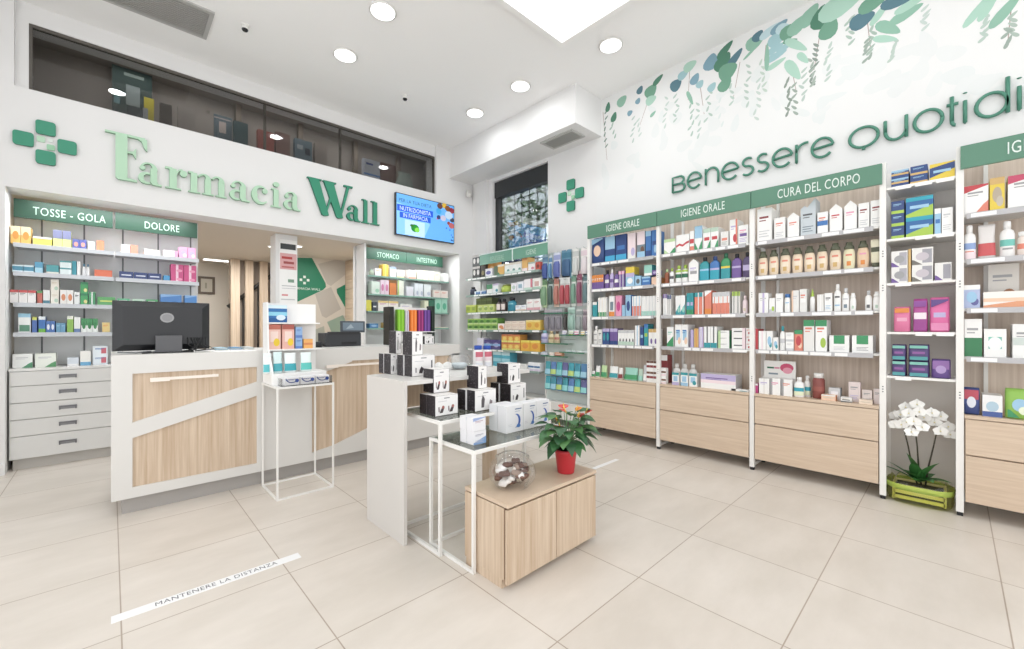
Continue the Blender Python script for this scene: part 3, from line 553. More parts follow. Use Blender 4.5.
# white front: frame drawn as pieces round the two oak insets
zt, zb_ = 1.027, .105
fp.prism(ff, R4(0, zb_, .1, zt), 0, T, LAC); fp.prism(ff, R4(.1, .905, 1.535, zt), 0, T, LAC); fp.prism(ff, R4(.1, zb_, .803, .172), 0, T, LAC)
fp.prism(ff, [(.1, .49), (.803, .686), (.803, .792), (.1, .59)], 0, T, LAC)
fp.prism(ff, [(.803, zb_), (1.20, zb_), (1.20, .795), (1.215, .800), (1.535, .905), (.803, .905)], 0, T, LAC)
fp.prism(ff, [(1.20, zb_), (XR, zb_), (XR, .62), (1.37, .197), (1.20, .172)], 0, T, LAC)
fp.prism(ff, R4(1.535, .913, XR, zt), 0, T, LAC); fp.prism(ff, R4(XR-.1, .6, XR, .93), 0, T, LAC)
fp.build('front_frame', e)
w1 = MB().prism(ff, [(.1, .59), (.803, .792), (.803, .905), (.1, .905)], 0, .006, WOODV).build('wood_panel', e)
w2 = MB().prism(ff, [(.1, .172), (.803, .172), (.803, .686), (.1, .49)], 0, .006, WOODV).build('wood_panel', e)
w3 = MB().prism(ff, [(1.20, .172), (1.37, .197), (XR-.1, .58), (XR-.1, .913), (1.535, .913), (1.20, .80)], 0, .006, WOODV).build('wood_panel', e)
def bag_rail(par, x0, x1, z):
    r = MB(); r.box(x0, x1, CYF-.035, CYF-.023, z-.008, z+.010, mat('f2e9df', .3)); r.box(x0, x0+.1, CYF-.045, CYF-.035, z-.014, z+.012, mat('f2e9df', .3))
    for x in (x0+.02, x1-.02): r.box(x-.008, x+.008, CYF-.03, CYF+.014, z-.006, z+.008, METW)
    r.build('bag_rail', par)
bag_rail(w1, .185, .555, .862); bag_rail(w3, 1.30, 1.86, .878)
# monitor (back view)
e = empty('computer_monitor', (.26, 3.86, 1.027), 'black computer monitor seen from behind on the counter', 'monitor')
mx0, mx1, mz0, mz1 = .005, .535, 1.045, 1.385
dk1 = mat('222325', .35); dk2 = mat('2d2e31', .45)
mb = MB().box(mx0, mx1, 3.85, 3.87, mz0, mz1, dk1)
mb.add([(mx0+.005, 3.85, mz0+.005), (mx1-.005, 3.85, mz0+.005), (mx1-.005, 3.85, mz1-.005), (mx0+.005, 3.85, mz1-.005), (mx0+.05, 3.805, mz0+.04), (mx1-.05, 3.805, mz0+.04), (mx1-.05, 3.805, mz1-.04), (mx0+.05, 3.805, mz1-.04)], [(4, 5, 6, 7), (0, 1, 5, 4), (1, 2, 6, 5), (2, 3, 7, 6), (3, 0, 4, 7)], dk2)
mb.build('casing', e, bevel=.004)
mb = MB(); fm = FRY(0, 0, 3.805); mb.prism(fm, circ(.285, 1.272, .038, .034, 28), 0, .003, mat('9a9a9c', .3)); mb.prism(fm, circ(.285, 1.272, .028, .025, 24), .003, .0035, mat('8a8a8c', .3)); mb.build('emblem', e)
mb = MB().box(.22, .365, 3.76, 3.79, 1.027, 1.148, mat('58585b', .4)).box(.15, .43, 3.74, 3.93, 1.027, 1.035, dk1); mb.build('stand', e, bevel=.003)
mb = MB()
for k in range(7):
    x = .40+k*.018; mb.tube([(x, 3.80, 1.13), (x+.02*math.sin(k), 3.78, 1.08), (x+.05*math.cos(k), 3.79, 1.045), (x-.05, 3.80, 1.035)], .004, mat('151516', .4), 6)
mb.tube([(.03, 3.79, 1.04), (.12, 3.785, 1.035), (.2, 3.79, 1.04)], .005, mat('77797c'), 6)
mb.build('cables', e)
# printer, card terminal, second monitor, papers on the counter
def onct(u, y): return ony(u, 340, y).x
a, b = onct(324, 4.0), onct(360, 4.0)
e = empty('receipt_printer', ((a+b)/2, 4.05, 1.027), 'dark grey printer on the counter in front of the mural', 'printer')
MB().box(a, b, 3.97, 4.16, 1.027, 1.155, mat('34363a', .45)).build('body', e, bevel=.008); MB().box(a+.03, b-.02, 3.96, 4.0, 1.14, 1.165, mat('26272a', .4)).build('lid', e); MB().box(a+.15, b-.05, 3.965, 3.972, 1.045, 1.07, mat('black')).build('paper_slot', e)
a2, b2 = onct(336, 4.3), onct(360, 4.3)
e = empty('small_display', ((a2+b2)/2, 4.2, 1.165), 'small grey-blue customer display behind the printer', 'display')
MB().box(a2, b2, 4.18, 4.2, 1.155, 1.27, mat('4d545b', .4)).build('casing', e, bevel=.004); MB().box(a2+.02, b2-.02, 4.176, 4.18, 1.175, 1.255, mat('7b8b98', .3)).flat(FRY(0, 0, 4.176), [(a2+.05, 1.19), (a2+.1, 1.24), (a2+.13, 1.2)], .001, mat('a9b6bf')).build('screen', e); MB().box((a2+b2)/2-.02, (a2+b2)/2+.02, 4.19, 4.22, 1.027, 1.16, mat('2b2d30')).build('stand', e)
a, b = onct(309, 3.95), onct(321, 3.95)
e = empty('card_terminal', ((a+b)/2, 3.95, 1.027), 'black card terminal beside the printer on the counter', 'card terminal')
MB().loft([(0, (b-a)/2, .05), (.03, (b-a)/2, .05), (.05, (b-a)/2*.9, .045)], mat('26282b', .4), ((a+b)/2, 3.95, 1.027), e=5).build('body', e); MB().tube([(b-.01, 3.95, 1.05), (b+.02, 3.97, 1.05), (b+.05, 3.98, 1.035)], .005, mat('26282b'), 6).build('cable', e)
for (u0, u1, c, l_) in [(213, 226, '8fb9cc', 'pale blue folder lying on the counter right of the monitor'), (228, 240, '3f8fc0', 'blue folder lying on the counter near the display stand'), (241, 252, 'cfd6d4', 'white paper sheet stack on the counter near the display stand')]:
    a, b = onct(u0, 4.0), onct(u1, 4.0); mb = MB()
    for k in range(4): mb.box(a+.004*k, b-.003*k, 3.9+.003*k, 4.1, 1.027+k*.005, 1.0315+k*.005, mat(c if k % 2 else 'e9e9e7'))
    mb.build('paper_folder', label=l_, cat='folder')
# ------------------------------------------------------------------ products: shapes
MC = {}
def deco_flat(mb, w_, h_, code, k, body='box', ry=0, e=4):
    t, c = code[0], code[2:]
    fr_ = (Vector((-w_/2, -ry, 0)), Vector((1, 0, 0)), Vector((0, 0, 1)), Vector((0, -1, 0)))
    n = .0006+.0003*k; m = mat(c, .5)
    W = lambda pts: [(p[0]*w_, p[1]*h_) for p in pts]
    S = {'T': [R4(0, .80, 1, 1)], 'B': [R4(0, 0, 1, .24)], 'H': [R4(0, 0, 1, .5)], 'J': [R4(0, .5, 1, 1)], 'M': [R4(0, .38, 1, .60)], 'V': [R4(.4, 0, .6, 1)], 'E': [R4(0, 0, .22, 1)], 'Y': [R4(.78, 0, 1, 1)],
         'L': [R4(.15, .70, .78, .76), R4(.15, .62, .6, .65)], 'l': [R4(.12, .3, .85, .33), R4(.12, .22, .7, .25), R4(.12, .14, .8, .17)], 'N': [R4(.15, .42, .85, .58)], 'S': [circ(.68, .28, .24, .16)], 'C': [circ(.5, .48, .32, .24)],
         'G': [[(.45, 0), (1, 0), (1, .42), (.8, .3), (.6, .12)]], 'g': [[(0, 0), (.5, 0), (.3, .14), (.1, .28), (0, .3)]], 'D': [[(0, 0), (1, 0), (1, .55), (0, .15)]], 'U': [[(0, .75), (1, .95), (1, 1), (0, 1)]], 'K': [R4(.2, .3, .8, .72)],
         'Q': [R4(.08, .06, .92, .40)], 'W': [[(0, .42), (.25, .52), (.5, .44), (.75, .56), (1, .62), (1, .5), (.75, .44), (.5, .32), (.25, .40), (0, .3)]], 'P': [R4(.56, .2, .9, .8)], 'X': [circ(.3, .3, .14, .12), circ(.7, .32, .14, .12)],
         'h': [[(.12, .12), (.3, .12), (.34, .36), (.26, .5), (.2, .34)], [(.58, .12), (.76, .12), (.82, .34), (.7, .52), (.64, .34)]], 'R': [R4(.5, .1, .95, .9)]}[t]
    for pg in S: mb.flat(fr_, W(pg), n, m)
def pmesh(kind, w_, d, h, c1, c2, decos):
    key = (kind, round(w_, 3), round(d, 3), round(h, 3), c1, c2, decos)
    if key in MC: return MC[key]
    parts = []; mb = MB(); m1 = mat(c1, .45); c2m = mat(c2 or c1, .4); rx, ry = w_/2, d/2
    def curved(code, prof, e):
        t, c = code[0], code[2:]; rg = {'T': (.6, .72), 'B': (.02, .22), 'H': (.02, .42), 'M': (.3, .48), 'L': (.5, .56), 'l': (.2, .25), 'N': (.28, .5), 'S': (.14, .3), 'C': (.22, .45), 'K': (.15, .6), 'Q': (.1, .5), 'J': (.42, .72)}.get(t, (.3, .5))
        hw = {'S': .35, 'C': .5, 'L': .6, 'l': .6, 'K': .8}.get(t, 1.2)
        zs = [rg[0]*h, rg[1]*h]; mb.loft([(z, rx, ry) for z in zs], mat(c, .5), e=e, seg=10, a0=-PI/2-hw, a1=-PI/2+hw, cap=False, off=.0008+.0004*decos.index(code))
    if kind in ('box', 'tray'):
        mb.box(-rx, rx, 0, d, 0, h, m1)
        for k, c in enumerate(decos): deco_flat(mb, w_, h, c, k)
        if c2: mb.box(-rx-.0005, -rx, .0, d, 0, h, c2m); mb.box(rx, rx+.0005, .0, d, 0, h, c2m)
        if kind == 'tray':
            hb_ = MB().box(-rx, rx, d-.004, d, h, h*1.9, m1); deco_flat(hb_, w_, 1, 'a', 0) if False else None
            parts.append(('header_card', hb_))
    elif kind == 'house':
        mb.prism((Vector((-rx, 0, 0)), Vector((1, 0, 0)), Vector((0, 0, 1)), Vector((0, -1, 0))), [(0, 0), (w_, 0), (w_, h*.82), (w_*.5, h), (0, h*.82)], -d, 0, m1)
        for k, c in enumerate(decos): deco_flat(mb, w_, h*.82, c, k)
    elif kind == 'peak':
        mb.prism((Vector((-rx, 0, 0)), Vector((1, 0, 0)), Vector((0, 0, 1)), Vector((0, -1, 0))), [(0, 0), (w_, 0), (w_, h), (w_*.9, h*.98), (w_*.45, h*.78), (w_*.25, h*.84), (0, h*.76)], -d, 0, m1)
        for k, c in enumerate(decos): deco_flat(mb, w_, h*.8, c, k)
    elif kind == 'bottle':
        prof = [(0, rx*.92, ry*.92), (.02*h, rx, ry), (.62*h, rx, ry), (.72*h, rx*.85, ry*.85), (.78*h, rx*.42, ry*.5), (.80*h, rx*.4, ry*.45)]
        mb.loft(prof, m1, (0, ry, 0), e=2.6)
        for c in decos: MBc = curved(c, prof, 2.6)
        mb.v = [(x, y+ (0 if i < len(prof)*16 else ry), z) for i, (x, y, z) in enumerate(mb.v)]
        cp = MB().loft([(.79*h, rx*.5, rx*.5), (.97*h, rx*.5, rx*.5), (h, rx*.42, rx*.42)], c2m, (0, ry, 0)); parts.append(('cap', cp))
    elif kind == 'oval':
        prof = [(0, rx*.84, ry*.8), (.05*h, rx*.96, ry), (.3*h, rx*1.07, ry), (.52*h, rx*1.06, ry), (.66*h, rx*.95, ry*.95), (.76*h, rx*.72, ry*.8), (.82*h, rx*.45, ry*.6)]
        mb.loft(prof, m1, (0, ry, 0), e=2.2)
        n0 = len(mb.v)
        for c in decos: curved(c, prof, 2.2)
        mb.v = [(x*(1 if i < n0 else .93), y+(0 if i < n0 else ry), z) for i, (x, y, z) in enumerate(mb.v)]
        cp = MB().loft([(.745*h, rx*.86, ry*1.05), (.80*h, rx*.92, ry*1.1), (.86*h, rx*.8, ry*.95), (.89*h, rx*.6, ry*.75), (h, rx*.56, ry*.7)], c2m, (0, ry, 0), e=2.6); parts.append(('cap', cp))
    elif kind == 'square':
        prof = [(0, rx*.95, ry*.95), (.03*h, rx, ry), (.68*h, rx, ry), (.78*h, rx*.7, ry*.7), (.82*h, rx*.35, ry*.4), (.84*h, rx*.35, ry*.4)]
        mb.loft(prof, m1, (0, ry, 0), e=5); n0 = len(mb.v)
        for c in decos: curved(c, prof, 5)
        mb.v = [(x, y+(0 if i < n0 else ry), z) for i, (x, y, z) in enumerate(mb.v)]
        parts.append(('cap', MB().loft([(.83*h, rx*.42, rx*.42), (.98*h, rx*.42, rx*.42), (h, rx*.36, rx*.36)], c2m, (0, ry, 0))))
    elif kind == 'jar':
        prof = [(0, rx*.9, ry*.9), (.04*h, rx, ry), (.72*h, rx, ry), (.80*h, rx*.8, ry*.8), (.82*h, rx*.72, ry*.72)]
        mb.loft(prof, m1, (0, ry, 0), e=2.2); n0 = len(mb.v)
        for c in decos: curved(c, prof, 2.2)
        mb.v = [(x, y+(0 if i < n0 else ry), z) for i, (x, y, z) in enumerate(mb.v)]
        parts.append(('lid', MB().loft([(.81*h, rx*.82, ry*.82), (.98*h, rx*.82, ry*.82), (h, rx*.76, ry*.76)], c2m, (0, ry, 0))))
    elif kind == 'tube':
        prof = [(.16*h, rx*.8, ry*.8), (.2*h, rx*.92, ry*.95), (.6*h, rx*.98, ry*.6), (.93*h, rx, ry*.14), (h, rx, ry*.08)]
        mb.loft(prof, m1, (0, ry, 0), e=2.4)
        mb.loft([(.55*h, rx*.975, ry*.66), (.72*h, rx*.99, ry*.45)], mat(decos[0][2:]) if decos else m1, (0, ry, 0), e=2.4, a0=-PI/2-1, a1=-PI/2+1, seg=8, cap=False, off=.0012)
        parts.append(('cap', MB().loft([(0, rx*.72, ry*.85), (.16*h, rx*.78, ry*.85)], c2m, (0, ry, 0), e=2.4)))
    elif kind == 'cone':
        mb.loft([(0, rx, ry), (.55*h, rx, ry), (.7*h, rx*.6, ry*.6)], m1, (0, ry, 0)); parts.append(('nozzle', MB().loft([(.55*h, rx*.8, ry*.8), (.75*h, rx*.6, ry*.6), (h, rx*.15, ry*.15)], c2m, (0, ry, 0))))
    elif kind == 'pack':
        mb.loft([(0, rx*.9, ry*.7), (.05*h, rx, ry), (.5*h, rx*.99, ry*1.0), (.9*h, rx*.98, ry*.8), (h, rx*.94, ry*.3)], m1, (0, ry, 0), e=4.5, seg=20)
        for k, c in enumerate(decos):
            n0 = len(mb.v); deco_flat(mb, w_*.84, h*.88, c, k+4); mb.v = [v if i < n0 else (v[0], v[1]+.001, v[2]+h*.05) for i, v in enumerate(mb.v)]
    elif kind == 'pouch':      # clear or foil pouch, wider at the foot
        mb.loft([(0, rx, ry), (.1*h, rx, ry), (.6*h, rx*.9, ry*.5), (.92*h, rx*.95, ry*.12), (h, rx*.95, ry*.1)], m1, (0, ry, 0), e=3, seg=16)
        if decos: mb.loft([(.08*h, rx, ry), (.45*h, rx*.94, ry*.68)], mat(decos[0][2:]), (0, ry, 0), e=3, a0=-PI/2-1.2, a1=-PI/2+1.2, seg=10, cap=False, off=.002)
    elif kind == 'card':       # hanging blister card with a moulded bubble
        mb.prism((Vector((-rx, d, 0)), Vector((1, 0, 0)), Vector((0, 0, 1)), Vector((0, -1, 0))), [(0, 0), (w_, 0), (w_, h), (w_*.6, h), (w_*.5, h*.96), (w_*.4, h), (0, h)], -.002, 0, m1)
        mb.flat((Vector((-rx, d, 0)), Vector((1, 0, 0)), Vector((0, 0, 1)), Vector((0, -1, 0))), R4(0, h*.72, w_, h*.9), .0006, mat(decos[0][2:]) if decos else m1)
        parts.append(('blister', MB().loft([(.08*h, rx*.75, d*.5), (.2*h, rx*.8, d*.9), (.55*h, rx*.8, d*.9), (.66*h, rx*.6, d*.5)], c2m, (0, d, 0), e=3, seg=8, a0=-PI, a1=0, cap=False)))
    res = (mb.mesh(kind), [(n, p.mesh(n)) for n, p in parts]); MC[key] = res; return res
NAMES = {'box': ('product_carton', 'carton'), 'tray': ('counter_display_box', 'carton'), 'house': ('shaped_carton', 'carton'), 'peak': ('peaked_pack', 'pack'), 'bottle': ('bottle', 'bottle'), 'oval': ('lotion_bottle', 'bottle'), 'square': ('mouthwash_bottle', 'bottle'),
  'jar': ('jar', 'jar'), 'tube': ('cream_tube', 'tube'), 'cone': ('nozzle_bottle', 'bottle'), 'pack': ('soft_pack', 'pack'), 'pouch': ('pouch', 'pouch'), 'card': ('blister_card', 'blister card')}
ORD = ['', 'first', 'second', 'third', 'fourth', 'fifth', 'sixth', 'seventh', 'eighth', 'ninth', 'tenth', 'eleventh', 'twelfth', 'thirteenth', 'fourteenth', 'fifteenth']
def put(kind, w_, d, h, c1, c2, decos, loc, rz, label, group=None, name=None):
    me, parts = pmesh(kind, w_, d, h, c1, c2, tuple(decos)); nm, cat = NAMES[kind]
    if name: nm = name
    if parts:
        o = empty(nm, loc, label, cat, group, rz); o.empty_display_size = .02
        b = bpy.data.objects.new({'card': 'backing_card'}.get(kind, 'body'), me); COL.objects.link(b); b.parent = o
        for n, pm in parts: c = bpy.data.objects.new(n, pm); COL.objects.link(c); c.parent = o
    else:
        o = bpy.data.objects.new(nm, me); COL.objects.link(o); o.location = loc; o.rotation_euler = (0, 0, rz); tag(o, label, cat, group)
    return o
def shelf(place, axis, plane, z, text, depth=.16, zoff=0):
    """each line: u0 u1 vtop kind colour[/colour] [decos,] [nN] [rN] [dDEPTH] [zZ]; description"""
    ent = []
    for ln in text.strip().split('\n'):
        sp, desc = ln.split(';'); t = sp.split(); u0, u1, vt = map(float, t[:3]); kind = t[3]; c = t[4].split('/'); c1, c2 = c[0], (c[1] if len(c) > 1 else None)
        decos = []; n = r = 1; dd = None; zz_ = z; bk = 0
        for q in t[5:]:
            if ':' in q: decos += q.split(',')
            elif q[0] == 'n': n = int(q[1:])
            elif q[0] == 'r': r = int(q[1:])
            elif q[0] == 'd': dd = float(q[1:])
            elif q[0] == 'z': zz_ = z+float(q[1:])
            elif q[0] == 'b': bk = float(q[1:])
        um = (u0+u1)/2
        if axis == 'X':
            pl = plane+bk; p0, p1, pm = onx(u0, vt, pl), onx(u1, vt, pl), onx(um, vt, pl); a, b = p0.y, p1.y
        else:
            pl = plane+bk; p0, p1, pm = ony(u0, vt, pl), ony(u1, vt, pl), ony(um, vt, pl); a, b = p0.x, p1.x
        H_ = (pm.z-zz_)/r; W_ = abs(b-a)/n
        if H_ <= .004: print('LOW', place, ln, H_); H_ = .02
        for i in range(n):
            cpos = a+(b-a)*(i+.5)/n
            for k in range(r):
                ent.append((um+(u1-u0)*((i+.5)/n-.5), k, r, kind, W_*.955, dd, H_, c1, c2, decos, cpos, zz_+k*H_, pl, desc.strip()))
    ent.sort(key=lambda q: (q[0], q[1])); tot = {}; colc = {}
    for q in ent: tot.setdefault(q[13], set()).add(round(q[0], 2))
    order = {ds: sorted(s) for ds, s in tot.items()}
    for (um, k, r, kind, W_, dd, H_, c1, c2, decos, cpos, z0, pl, desc) in ent:
        L = order[desc]; o = ORD[L.index(round(um, 2))+1]+' ' if len(L) > 1 else ''
        lv = '' if r == 1 else (['lower', 'upper'] if r == 2 else ['bottom', 'middle', 'top'] if r == 3 else ['bottom', 'second-lowest', 'second-highest', 'top'])[k]+' '
        lab = lv+o+desc+(' from left' if len(L) > 1 else '')+' on '+place if not place.startswith('on ') else lv+o+desc+(' from left ' if len(L) > 1 else ' ')+place
        lab = lab.replace('on hooks', 'hanging') 
        if 'leaflet' in desc: H_ = .018
        D_ = dd or {'bottle': min(W_, .08), 'oval': W_*.55, 'square': W_*.7, 'jar': W_, 'tube': W_*.6, 'cone': W_, 'pack': .09, 'pouch': .05, 'card': .02}.get(kind, depth)
        if kind in ('bottle', 'square', 'cone') and W_ > .09: D_ = .07
        g = (desc+'s '+place) if len(L) > 1 or r > 1 else None
        loc = (pl, cpos, z0) if axis == 'X' else (cpos, pl, z0)
        put(kind, W_, D_, H_, c1, c2, decos, loc, -PI/2 if axis == 'X' else 0, lab, g)
XP = XF+.035
SOFT = True
def rackshelf(i, bay, text, d=.16): shelf('on '+['top', 'second', 'third', 'fourth'][i]+' shelf of '+bay if i < 4 else 'on cabinet top of '+bay, 'X', XP, SH[i], text, d)
B1, B2, B3, B5 = 'far ORALE bay', 'near ORALE bay', 'CURA bay', 'IGI bay'
rackshelf(0, B1, '''590.5 604 237 pack navy U:lblue,C:peach d.12; royal blue pack with peach figure
605 615 236.5 box navy/navy J:lblue,B:cyan; navy and sky-blue carton
615.5 626.5 234.5 box navy/navy N:blue,B:cyan; dark blue carton with cyan foot
627.5 635.5 233 box pinkw B:offw,S:lilac; pale pink and white carton
637 645 231.5 box slate J:pinkw,S:brown,B:lblue; slate carton with pale top
645.5 651 231 box blue T:lblue,B:navy; mid blue carton
651.5 657 230 box blue N:navy,S:lblue; blue patterned carton''')
rackshelf(1, B1, '''592 603.5 275 box purple T:orange,J:orange,L:offw n5; slim purple carton with orange top
604 608.5 270 bottle purple/black M:offw; small purple bottle with black cap
609 613 269 bottle lilac/white M:purple; small lilac bottle with white cap
613.8 618 270 bottle purple/dgrey M:white; small purple bottle with grey cap
618.5 624.5 271 box purple T:pink,V:white n2; slim purple carton with pink top
625.5 634.5 274.5 box lblue C:white,T:lilac; light blue carton
625.5 634.5 267 box yellow B:lilac z.125 d.1; yellow-topped tub carton
635 641 276 box lblue C:dgrey; pale carton with dark ring
641.5 650.5 276.5 box blue N:lblue,T:lblue; sky blue carton
644 652 265 box mint/teal B:white z.1 d.1; mint green carton stacked high
651.5 657.5 277 box peach/orange; peach carton
652 657.5 270 box purple C:lilac z.1 d.1; purple carton stacked on peach carton''')
rackshelf(2, B1, '''592.5 597 302 box teal T:offw; short teal carton
598 606.5 297.5 box white B:green,V:cream n3; white carton with green foot
609 614.5 296 box white K:slate,B:orange n1; white carton with grey oval
615.5 621.5 295.5 box pink C:magenta; pink carton with magenta spot
622 625 305 box lblue; short pale blue carton
625.5 631 295 box lblue/blue C:navy; tall blue carton with navy spot
632 641 296 box white H:coral,V:lblue n3; white carton with coral foot
641.5 657 296 box white B:mint,V:lgrey n5; slim white striped carton''', .12)
rackshelf(3, B1, '''592.5 597.5 326 bottle offw/white L:grey,l:grey; cream bottle
598 602 329.5 box offw l:grey,L:dgrey; small off-white carton
602.5 609.5 328.5 box navy T:lilac,C:teal n2; navy carton with teal glow
610 617.5 328.5 box purple T:lilac,B:navy n2; purple carton with pale top
618 634 330 box white T:lgrey,S:dgrey,B:sage n5; slim white carton with grey figure
635 639.5 325.5 box white V:lblue; tall white carton
640 643.5 327 box navy N:lblue; tall navy carton
644 648 324 box teal T:blue,N:lime; teal carton with lime centre
648.5 657 329 box white S:purple,T:gold n2; white carton with purple figure''', .12)
rackshelf(4, B1, '''590.5 594 371 pouch white/green B:green d.05; narrow white and green pouch
594.5 599 366 pouch white B:green d.06; white and green pouch
600 606 365.5 pouch lgreen B:green d.06; pale green pouch
608 617 366.5 pouch white B:teal d.07; white pouch with teal foot
617.5 622 368 pouch offw B:dred d.05; small pale pouch
622.5 637 368 pouch mint B:green d.09; large green pouch
637.5 642 369 pouch sage B:mint d.05; sage green pouch
642.5 646 365 pouch lgrey B:white d.05; grey pouch
646.5 657 361 box white T:brown,M:dred,B:white n3 r2 d.05; maroon sachet box''')
rackshelf(0, B2, '''663.8 675.5 239 box white G:green,g:lgreen,T:lgreen; white carton with green leaves
676 689.5 234.5 box white W:red; white carton with red wave
689.8 694 231 box white M:red,B:coral; narrow white and red carton
694.5 702.5 226 box white J:lblue,g:green,G:green; tall white and blue carton
703 718.5 228 box white N:red,G:green,T:sage n2; white carton with red script
720.5 728.5 231.5 box offw N:coral,l:grey; greyish carton with coral script
729.5 737.5 219.5 box white Y:coral,S:red,L:lilac; tall white carton with red stripe
738 748.5 225 box white N:purple,L:pink,l:lilac; white carton with purple script''')
rackshelf(1, B2, '''664 668.3 269 bottle amber/lgreen; amber bottle with green cap
669 673.3 268 bottle white/lime M:dgrey; small white bottle with lime cap
674.5 687.5 265 bottle white/lime N:dgreen,T:lime n2; white bottle with lime cap
688.5 698.5 259 house white N:grey,L:lilac d.07; white house-shaped bottle
699 708.8 257 square teal/black N:lblue,H:turq; teal mouthwash bottle
709.2 719.2 256 square blue/navy N:lilac,H:turq; blue mouthwash bottle
720.2 730 253 square green/dgreen N:yellow,H:teal; green mouthwash bottle
731.2 741 253.5 square purple/black N:lilac,H:purple; purple mouthwash bottle
742.2 751 252 square 4b3a6a/black N:lilac; deep violet mouthwash bottle''')
rackshelf(2, B2, '''663 667 294 box white T:purple,V:lgrey; white brush card with violet top
667.3 671 295 box offw T:navy,V:grey; off-white brush card with navy top
675.5 685 295.5 box white D:teal,S:mint n2; slim white carton with teal slant
686.5 693.5 293 box teal N:lilac,B:green n2; slim teal carton
694.5 703.5 292.5 box coral T:teal,Y:white n2; slim coral carton with teal top
704.5 711.5 290.5 box coral U:white,B:orange; coral carton
712.5 729.5 292 box white H:coral,V:coral,T:lgrey n4; slim white and coral carton
732 740 291.5 box offw T:lime,V:dgrey n2; slim lime-topped carton
742 747 295.5 bottle pinkw/pinkw S:beige; pale pink bottle''', .12)
rackshelf(3, B2, '''666.8 673.5 327 box white D:green,L:mint; white carton with green slant
675 688 324.5 box white K:lblue,S:peach,L:blue n2; white carton with blue mark
690.5 693.5 330 box lilac; narrow lilac carton
694 698.3 328.5 box gold/peach V:orange; narrow gold carton
698.8 703.3 327 box lilac/pinkw V:white; narrow pinkish carton
704 717 326.5 box white V:dgrey,B:teal n2; white carton with dark vertical script
718 729.5 330.5 box white/green E:lgreen,L:grey r3; flat white-green carton
731.5 745.5 328 box white N:dgrey,Y:pinkw r3; flat white carton with dark script
746 750.5 328 box white/pink S:red,L:coral r3; small white carton with red spots''')
rackshelf(4, B2, '''659.8 667.5 355 box dred/dred T:white d.1 b.06; tall dark red display card
660 666 368 box white M:brown,B:pinkw r2 d.05; maroon sachet box
672 696.5 364 bottle white/offw M:sage n3 d.04 b.1; clear-topped white bottle behind cartons
672 679 372.5 box white T:teal,K:lblue,B:lilac d.08; white carton with teal top near dark red card
680.5 688 372.5 box white T:teal,K:lblue,B:lblue d.08; white carton with teal top between two alike
689 697 373.5 box white T:teal,K:lblue,S:teal d.08; white carton with teal top beside wide display box
700 736.5 374.5 box white/lgrey J:lilac,M:pinkw,L:purple d.16; wide white display box with violet band
731 749 390 box white/offw S:teal d.05 z.0 b.0; flat white leaflet box''')
rackshelf(0, B3, '''757 772 208.5 box white L:dred,l:lgrey; large white carton beside left upright
774 785.3 217.5 box white L:coral,l:lgrey; small white carton
787.2 799.3 212.5 house white L:coral; small white pointed carton
800.3 816 199.5 peak c3ced4 L:dgrey,l:slate; grey-blue pack with swept top
817.2 828 212 box white M:blue,L:coral; white carton with blue block
829.3 842.5 204 house white L:red d.1; white pointed carton with red print
844 857 200.5 house white L:pink d.1; tall white pointed carton
858.2 869.5 203 box white L:dred,l:lgrey; tall white carton, left of last pair
870.3 882.5 200 box white L:dred,l:lgrey; tall white carton beside right upright''')
OB = 'e9cfae'
t = ''
for c, wd, v in [(762.5, 9.5, 251.5), (773.3, 9.5, 250), (784.8, 10.5, 248.5), (797, 10.5, 247.5), (809.2, 11, 246), (821.8, 11, 244.5), (835, 11.5, 243)]:
    t += f'{c-wd/2} {c+wd/2} {v} oval {OB}/olive L:coral,M:efdcc0,S:gold; cream oat lotion bottle with olive cap\n'
t += f'''842.8 854.8 242 oval e6ddb0/olive L:coral,S:orange; yellowish lotion bottle with olive cap
856.8 868.8 240.5 oval e9c39c/olive L:pink,S:orange; peach lotion bottle with orange flower
870 881 239 tube e9e2c0/olive L:olive; cream-green tube standing on olive cap'''
rackshelf(1, B3, t)
rackshelf(2, B3, '''758.5 768.5 293 box white V:lilac,L:lgrey; white carton with lilac edge
769 775 298 box white B:lgrey,S:lime; low white carton
775.5 783 293.5 box white L:lgrey; plain white carton
783.8 790.2 294 jar white/blue L:lblue; white jar with blue lid
791.5 799 290.5 box offw E:peach,L:lgrey; cream-edged white carton
799.5 806.8 289 box offw N:white,L:coral; off-white carton with coral print
809.3 814.8 289 cone white/lime; white bottle with lime nozzle
817 823.8 294.5 box offw V:white; short off-white carton
824.3 832.3 293 box white L:dgrey,l:lblue; white carton with dark print
833.3 841 284 bottle white/white L:dgrey,l:lblue; tallest white bottle
841.5 849.3 288 bottle white/lgrey S:slate,L:lgrey; white bottle with grey cap
849.8 856 293 oval white/white S:sage; short rounded white bottle
864.5 872 290.5 bottle white/lgrey S:dgrey; left white bottle near right upright
872.8 880.3 291.5 oval white/white S:sage; right rounded white bottle near right upright''', .1)
rackshelf(3, B3, '''754.8 757.8 329 box red/red; narrow red carton
758.5 766 331 box white V:pinkw; tall pale carton
766.3 772.5 331 box white S:teal,C:lblue; white carton with teal drop
773 778.3 337.5 box white C:lblue,S:teal; short white carton with teal drop
779.3 785 326 bottle white/teal M:lgrey; white bottle with dark teal cap
785.5 793.8 332.5 box white B:lgrey,L:lgrey r2; small plain white carton
794.3 802.8 330 box coral T:green,S:peach,C:red; coral carton with green top
803.3 814.5 320 box offw T:green,L:coral; tall cream carton with green heading
815.2 827 320 box white T:green,L:coral,S:lime; tall white carton with lime leaf
829 849.5 335.5 box white J:green,l:lgrey,E:white,Y:white; left wide white carton with green label
851.5 873.5 335.5 box white J:green,l:grey,E:white,Y:white; right wide white carton with green label''')
